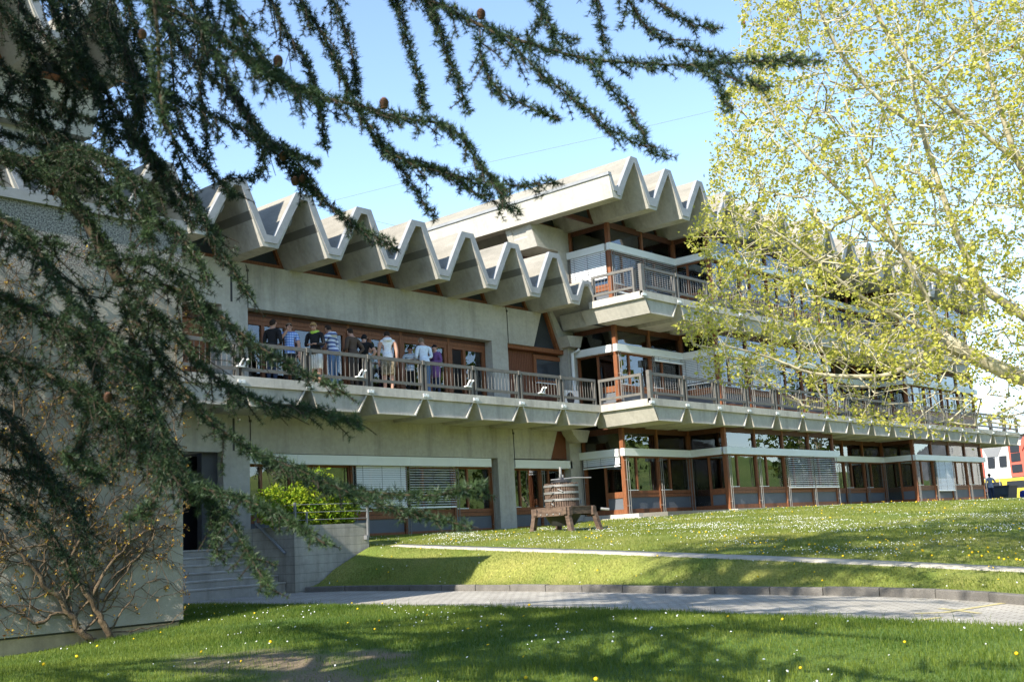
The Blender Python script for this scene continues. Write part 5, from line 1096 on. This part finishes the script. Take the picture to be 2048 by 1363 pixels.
addpath([(2120, 690), (2048, 632), (2000, 600), (1968, 575), (1935, 520), (1900, 430), (1865, 330), (1840, 240), (1815, 120), (1780, -20), (1760, -160)], [16.6, 16.0])
addpath([(1968, 575), (1920, 560), (1870, 540), (1800, 500), (1740, 440), (1650, 350), (1560, 250), (1500, 150)], [16.4, 15.6])
addpath([(2110, 420), (2040, 330), (1995, 200), (1960, 80), (1920, -80), (1880, -220)], [16.8, 16.4])
addpath([(2030, 320), (1960, 260), (1890, 200), (1790, 90), (1720, -40), (1650, -180)], [16.7, 16.2])
addpath([(1830, 250), (1760, 200), (1690, 120), (1640, 20), (1600, -120)], [15.8, 15.2])
addpath([(2140, 300), (2090, 120), (2060, -40), (2030, -250)], [17, 17]); addpath([(2190, 520), (2260, 300), (2320, 60), (2350, -200)], [16.8, 17])
addpath([(2150, 800), (2080, 790), (2010, 820), (1950, 850), (1890, 840)], [16.3, 15.6])
nmain = len(nodes)
OUT = [(1478, -300), (1478, 0), (1472, 150), (1440, 200), (1432, 330), (1405, 420), (1372, 480), (1425, 560), (1352, 650), (1385, 690), (1420, 760), (1530, 790), (1640, 830), (1790, 868), (1900, 880), (2048, 870), (2200, 900), (2450, 700), (2500, 200), (2400, -300)]
OUT = np.array(OUT, float)
def inside(x, y):
    c = np.zeros(len(x), bool); n = len(OUT); j = n-1
    for i in range(n):
        xi, yi = OUT[i]; xj, yj = OUT[j]; k = ((yi > y) != (yj > y)) & (x < (xj-xi)*(y-yi)/(yj-yi+1e-9)+xi); c ^= k; j = i
    return c
cand = npr.uniform([10.5, .5, -.6], [22, 12, 11], (120000, 3)); x_, y_, z_ = prj(cand); ok = inside(x_, y_) & (z_ > 13.2) & (z_ < 20) & (((cand[:, 0]-17)/5.5)**2+((cand[:, 1]-4.8)/6.2)**2+((cand[:, 2]-5)/7)**2 < 1)
cand = cand[ok]
# lower crown is open: thin out below the main limb
px_, py_, _ = prj(cand); keep = npr.uniform(0, 1, len(cand)) < np.where(py_ > 760, .45, 1.0)*np.where((py_ > 840), .6, 1); cand = cand[keep][:8000]
A = np.array(nodes); dist = np.min(np.linalg.norm(cand[:, None]-A[None], axis=2), axis=1); cand = cand[np.argsort(dist)]
for p in cand:
    A = np.array(nodes); dv = p-A; d_ = np.linalg.norm(dv, axis=1); k = int(np.argmin(d_+np.where(np.arange(len(A)) < 8, 3, 0)+np.where(dv[:, 2] < -.15, .25, 0))); 
    if d_[k] < .05: continue
    n_ = max(1, int(d_[k]/.35)); base = nodes[k]; pv = k
    for t in range(1, n_+1):
        q = base+(p-base)*t/n_+np.array([0, 0, -.06*math.sin(math.pi*t/n_)])+npr.normal(0, .025, 3)*(t < n_); nodes.append(q); par.append(pv); pv = len(nodes)-1
A = np.array(nodes); par = np.array(par); nn = len(A); area = np.zeros(nn); nch = np.zeros(nn, int)
for i in range(nn-1, 0, -1):
    if nch[i] == 0: area[i] = .0042**2.0
    if par[i] >= 0: area[par[i]] += area[i]; nch[par[i]] += 1
rad = np.sqrt(area)*.72; rad[:PATHS[3][0]] *= 1.75; rad[PATHS[3][0]:nmain] *= 1.0
def segs(idx, sides):
    V_ = []; F_ = []
    a = A[par[idx]]; b = A[idx]; ra = np.minimum(rad[par[idx]], rad[idx]*1.35); rb_ = rad[idx]
    d = b-a; l = np.linalg.norm(d, axis=1)[:, None]+1e-9; d = d/l; u = np.cross(d, np.where(np.abs(d[:, 2:]) < .9, [[0, 0, 1]], [[1, 0, 0]])); u /= np.linalg.norm(u, axis=1)[:, None]; v_ = np.cross(d, u)
    n = len(idx); ring = []
    for c_, r_ in ((a-d*ra[:, None]*.2, ra), (b+d*rb_[:, None]*.2, rb_)):
        for k in range(sides): q = 2*math.pi*k/sides; ring.append(c_+(u*math.cos(q)+v_*math.sin(q))*r_[:, None])
    V_ = np.stack(ring, 1).reshape(-1, 3); i = np.arange(n)[:, None]*(2*sides); k = np.arange(sides)[None]; F_ = np.stack([i+k, i+(k+1) % sides, i+sides+(k+1) % sides, i+sides+k], 2).reshape(-1, 4); return V_, F_
idx = np.arange(1, nn); idx = idx[par[idx] >= 0]
for a0, a1 in PATHS:
    ii = list(range(a0, a1)); q = ([par[a0]] if par[a0] >= 0 else [])+ii; rr = [max(rad[ii[0]], .012)]*(len(q)-len(ii))+[max(rad[k], .012) for k in ii]
    MB().tube([A[k] for k in q], rr, 12, 0).build('trunk' if a0 == 0 else 'limb', PB, PT, smooth=True, recalc=False)
sm = idx[idx >= nmain]
V_, F_ = segs(sm, 5); tag(npmesh('twigs', V_, F_, PB, PT, smooth=True), kind='stuff')
tipi = np.where((nch == 0) | ((rad < .007) & (npr.uniform(0, 1, nn) < .75)))[0]; tipi = tipi[tipi > nmain]
pc = A[tipi]; Vp, Fp, tp = leafcloud(pc, 14, .060, .055, 77, (0, 0, .5), .8)
# lobed look: each leaf gets two side lobes
Vq, Fq, tq = leafcloud(pc, 6, .036, .035, 78, (0, 0, .5), .9)
tag(npmesh('leaves', np.concatenate([Vp, Vq]), np.concatenate([Fp, Fq+len(Vp)]), PL, PT, tint=np.concatenate([tp, tq])), kind='stuff')
BUD = M('seed_ball', (.20, .09, .05), .9, .2, 30); mb = MB()
for i in npr.choice(tipi, 130, replace=False):
    p = A[i]; mb.lathe([(.002, -.02), (.013, -.012), (.017, 0), (.013, .012), (.002, .02)], (p[0], p[1], p[2]-.05), 6)
tag(mb.build('seed_balls', BUD, PT, recalc=False), kind='stuff')
print('plane nodes', nn, 'leaf pts', len(pc))

# trees standing out of the frame to the left and behind, seen only in the window panes
PLB = leafmat('distant_tree_leaf', (.05, .10, .015), (.16, .20, .04), .35)
for i, (x, y, hh, lb) in enumerate(((-34, 10, 11, 'leafy tree reflected in the panes, far out on the left of the lawn'), (-40, 24, 12, 'leafy tree reflected in the panes, level with the wing'), (-22, -28, 13, 'leafy tree behind the photographer on the left'), (12, -34, 12, 'leafy tree behind the photographer, nearest the hill'), (43, 3, 12, 'leafy tree opposite the first window bays'), (57, -1, 13, 'leafy tree opposite the middle window bays'), (74, 4, 11, 'leafy tree opposite the far window bays'))):
    t = thing('leafy_tree', lb, 'tree', (x, y, -2.2)); MB().tube([(x, y, -2.6), (x+.2, y, 1), (x, y+.1, hh*.6)], [.3, .24, .1], 9).build('trunk', PB, t)
    for k in range(7): a_ = k*.9+i; MB().tube([(x+.15, y, 1.2+k*.5), (x+1.6*math.cos(a_), y+1.6*math.sin(a_), 2.6+k*.7), (x+3.2*math.cos(a_+.2), y+3.2*math.sin(a_+.2), 4.6+k*.75)], [.12, .08, .03], 7, 0).build('limb', PB, t)
    u = npr.normal(0, 1, (1000, 3)); u /= np.linalg.norm(u, axis=1)[:, None]; u *= (npr.uniform(.3, 1, (1000, 1))**.5)*(1+.25*np.sin(u[:, :1]*7+i)*np.sin(u[:, 2:]*6)); C_ = np.array([x, y, hh*.55])+u*np.array([hh*.36, hh*.36, hh*.42])
    Vt, Ft, tt = leafcloud(C_, 3, .42, .25, 90+i, (0, 0, .5), .7); tag(npmesh('crown', Vt, Ft, PLB, t, tint=tt), kind='stuff')

# ---------------------------------------------------------------- grass, daisies, dandelions
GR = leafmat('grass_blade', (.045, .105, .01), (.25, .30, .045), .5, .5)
GRU = leafmat('upper_grass_blade', (.09, .15, .018), (.36, .37, .075), .5, .5)  # lighter, yellower blades for the bank and upper lawn
def vis(P_, m=60):
    x, y, z = prj(P_); return (z > .5) & (x > -m) & (x < 2048+m) & (y > -m) & (y < 1363+m+60)
def patch(x, y): return np.sin(x*1.3+2*np.sin(y*.9))*np.cos(y*1.1-x*.6)+.5*np.sin(x*3.7+y*2.9)
def blades(name, xy, zf, hmin, hmax, wd, seed, gm=None):
    r_ = np.random.default_rng(seed); n = len(xy); z = zf(xy[:, 0], xy[:, 1])-.008; a = r_.uniform(0, 2*np.pi, n); h = r_.uniform(hmin, hmax, n)*(1+.25*patch(xy[:, 0], xy[:, 1])); lean = r_.uniform(.1, .75, n)*h
    P0 = np.stack([xy[:, 0], xy[:, 1], z], 1); sd = np.stack([np.cos(a), np.sin(a), 0*a], 1)*(wd*r_.uniform(.6, 1.3, n))[:, None]; b = a+r_.uniform(.6, 2.5, n); ln = np.stack([np.cos(b), np.sin(b), 0*b], 1)
    mid = P0+ln*(lean*.35)[:, None]+np.stack([0*h, 0*h, h*.6], 1); tip = P0+ln*lean[:, None]+np.stack([0*h, 0*h, h], 1)
    V_ = np.stack([P0-sd, P0+sd, mid+sd*.7, mid-sd*.7, tip], 1).reshape(-1, 3); i = np.arange(n)*5
    F_ = np.concatenate([np.stack([i, i+1, i+2], 1), np.stack([i, i+2, i+3], 1), np.stack([i+3, i+2, i+4], 1)])
    t = np.clip(.45+.22*patch(xy[:, 0]*.7, xy[:, 1]*.7)+r_.normal(0, .2, n), 0, 1)
    return tag(npmesh(name, V_, F_, gm or GR, None, tint=np.repeat(t, 5)), kind='stuff')
def clump(n, x0, x1, y0, y1, cond, zf):
    q = npr.uniform([x0, y0], [x1, y1], (n, 2)); q = q[cond(q[:, 0], q[:, 1])]; P_ = np.stack([q[:, 0], q[:, 1], zf(q[:, 0], q[:, 1])], 1); return q[vis(P_)]
wallok = lambda x, y: (x < xg(y)-.02) & ~((y > 15.95) & (x < 10.0)) & (x > 2)
q = clump(420000, 3, 13.5, 2.5, 22, lambda x, y: wallok(x, y), znear); q = q[npr.uniform(0, 1, len(q)) < np.clip(bare(q[:, 0], q[:, 1])-.55, .10, 1)]
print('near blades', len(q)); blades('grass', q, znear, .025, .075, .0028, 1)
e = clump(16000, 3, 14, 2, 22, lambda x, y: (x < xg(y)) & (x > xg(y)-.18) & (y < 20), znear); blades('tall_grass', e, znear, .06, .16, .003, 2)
bank = lambda x, y: (x > xk(y)+.16) & ~((x > xfp(y)-.03) & (x < xfp(y)+.44)) & ~((y > 21.2) & (x < 18.5)) & (y < np.where(x > 50.3, 19.9, np.where(x > 34, 19.95, np.where(x > 29.5, 20.95, 23.6))))
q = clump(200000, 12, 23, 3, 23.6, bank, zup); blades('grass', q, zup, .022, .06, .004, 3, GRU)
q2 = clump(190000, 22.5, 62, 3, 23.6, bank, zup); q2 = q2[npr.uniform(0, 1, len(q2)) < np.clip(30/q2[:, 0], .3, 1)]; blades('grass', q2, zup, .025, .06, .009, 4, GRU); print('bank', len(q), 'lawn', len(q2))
DA = M('daisy_petal', (.82, .82, .80), .7, .03, 5); DY = M('dandelion_yellow', (.75, .50, .01), .7, .1, 30); STK = M('flower_stalk', (.10, .17, .03), .8, .1, 5)
def discs(name, xy, zf, r, hh, mat, seed, stalk=False, dome=.35):
    r_ = np.random.default_rng(seed); n = len(xy); z = zf(xy[:, 0], xy[:, 1])+r_.uniform(.6, 1.2, n)*hh; k = 7; a = np.arange(k)/k*2*np.pi
    nrm = np.stack([r_.normal(-.45, .45, n), r_.normal(-.35, .4, n), np.ones(n)*.9], 1); nrm /= np.linalg.norm(nrm, axis=1)[:, None]; u = np.cross(nrm, [0, 1, 0]); u /= np.linalg.norm(u, axis=1)[:, None]; v_ = np.cross(nrm, u)
    c = np.stack([xy[:, 0], xy[:, 1], z], 1); rr = r*r_.uniform(.7, 1.2, n)
    ring = c[:, None]+(u[:, None]*np.cos(a)[None, :, None]+v_[:, None]*np.sin(a)[None, :, None])*rr[:, None, None]; top = c+nrm*(rr*dome)[:, None]; bot = c-nrm*(rr*.4)[:, None]
    V_ = np.concatenate([ring, top[:, None], bot[:, None]], 1).reshape(-1, 3); i = np.arange(n)[:, None]*(k+2); j = np.arange(k)[None]; F1 = np.stack([i+j, i+(j+1) % k, i+k+0*j], 2).reshape(-1, 3); F2 = np.stack([i+(j+1) % k, i+j, i+k+1+0*j], 2).reshape(-1, 3); F_ = np.concatenate([F1, F2]); mi = np.zeros(len(F_), int)
    if stalk:
        g0 = np.stack([xy[:, 0], xy[:, 1], z-hh*1.2], 1); b = len(V_); w_ = np.array([.003, .002, 0]); S_ = np.stack([g0-w_, g0+w_, c+w_, c-w_], 1).reshape(-1, 3); i = np.arange(n)*4+b; V_ = np.concatenate([V_, S_]); F_ = np.concatenate([F_, np.stack([i, i+1, i+2], 1), np.stack([i, i+2, i+3], 1)]); mi = np.concatenate([mi, np.ones(2*n, int)])
    return tag(npmesh(name, V_, F_, [mat, STK], None, mi=mi), kind='stuff')
def density(x, y): return np.clip(.15+.95*patch(x*.8+3, y*.8)+.35*np.sin(x*2.3-y*1.1), .02, 1)
q = clump(3000, 3, 13.5, 2.5, 22, wallok, znear); q = q[npr.uniform(0, 1, len(q)) < .55*density(q[:, 0], q[:, 1])]; discs('daisies', q, znear, .0115, .045, DA, 5)
lawn = lambda x, y: bank(x, y) & (x > xfp(y)+.5)
q = clump(20000, 18, 34, 3, 23, lawn, zup); q = q[npr.uniform(0, 1, len(q)) < density(q[:, 0], q[:, 1])*np.clip(1.25-np.abs(q[:, 0]-23.5)/9, .08, 1)]; discs('daisies', q, zup, .0115, .03, DA, 6)
q = clump(13000, 34, 60, 3, 21, lawn, zup); q = q[npr.uniform(0, 1, len(q)) < density(q[:, 0]*.6, q[:, 1]*.6)*.6]; discs('daisies', q, zup, .013, .03, DA, 7)
q = clump(900, 14, 20, 3, 22, lambda x, y: bank(x, y) & (x < xfp(y)), zup); q = q[npr.uniform(0, 1, len(q)) < .3]; discs('daisies', q, zup, .013, .045, DA, 8)
q = clump(160, 4, 13.4, 2.5, 22, wallok, znear); discs('dandelions', q[:45], znear, .021, .085, DY, 9, True, .6)
q = clump(1500, 14, 21.5, 3, 22, lambda x, y: bank(x, y), zup); q = q[npr.uniform(0, 1, len(q)) < np.clip(.10+.75*np.exp(-((q[:, 0]-xfp(q[:, 1])-.9)/.6)**2)*(q[:, 1] < 11.5), 0, 1)]; discs('dandelions', q, zup, .021, .08, DY, 10, True, .6)
q = clump(300, 20, 55, 3, 21, lawn, zup); discs('dandelions', q[:110], zup, .024, .08, DY, 11, True, .6)
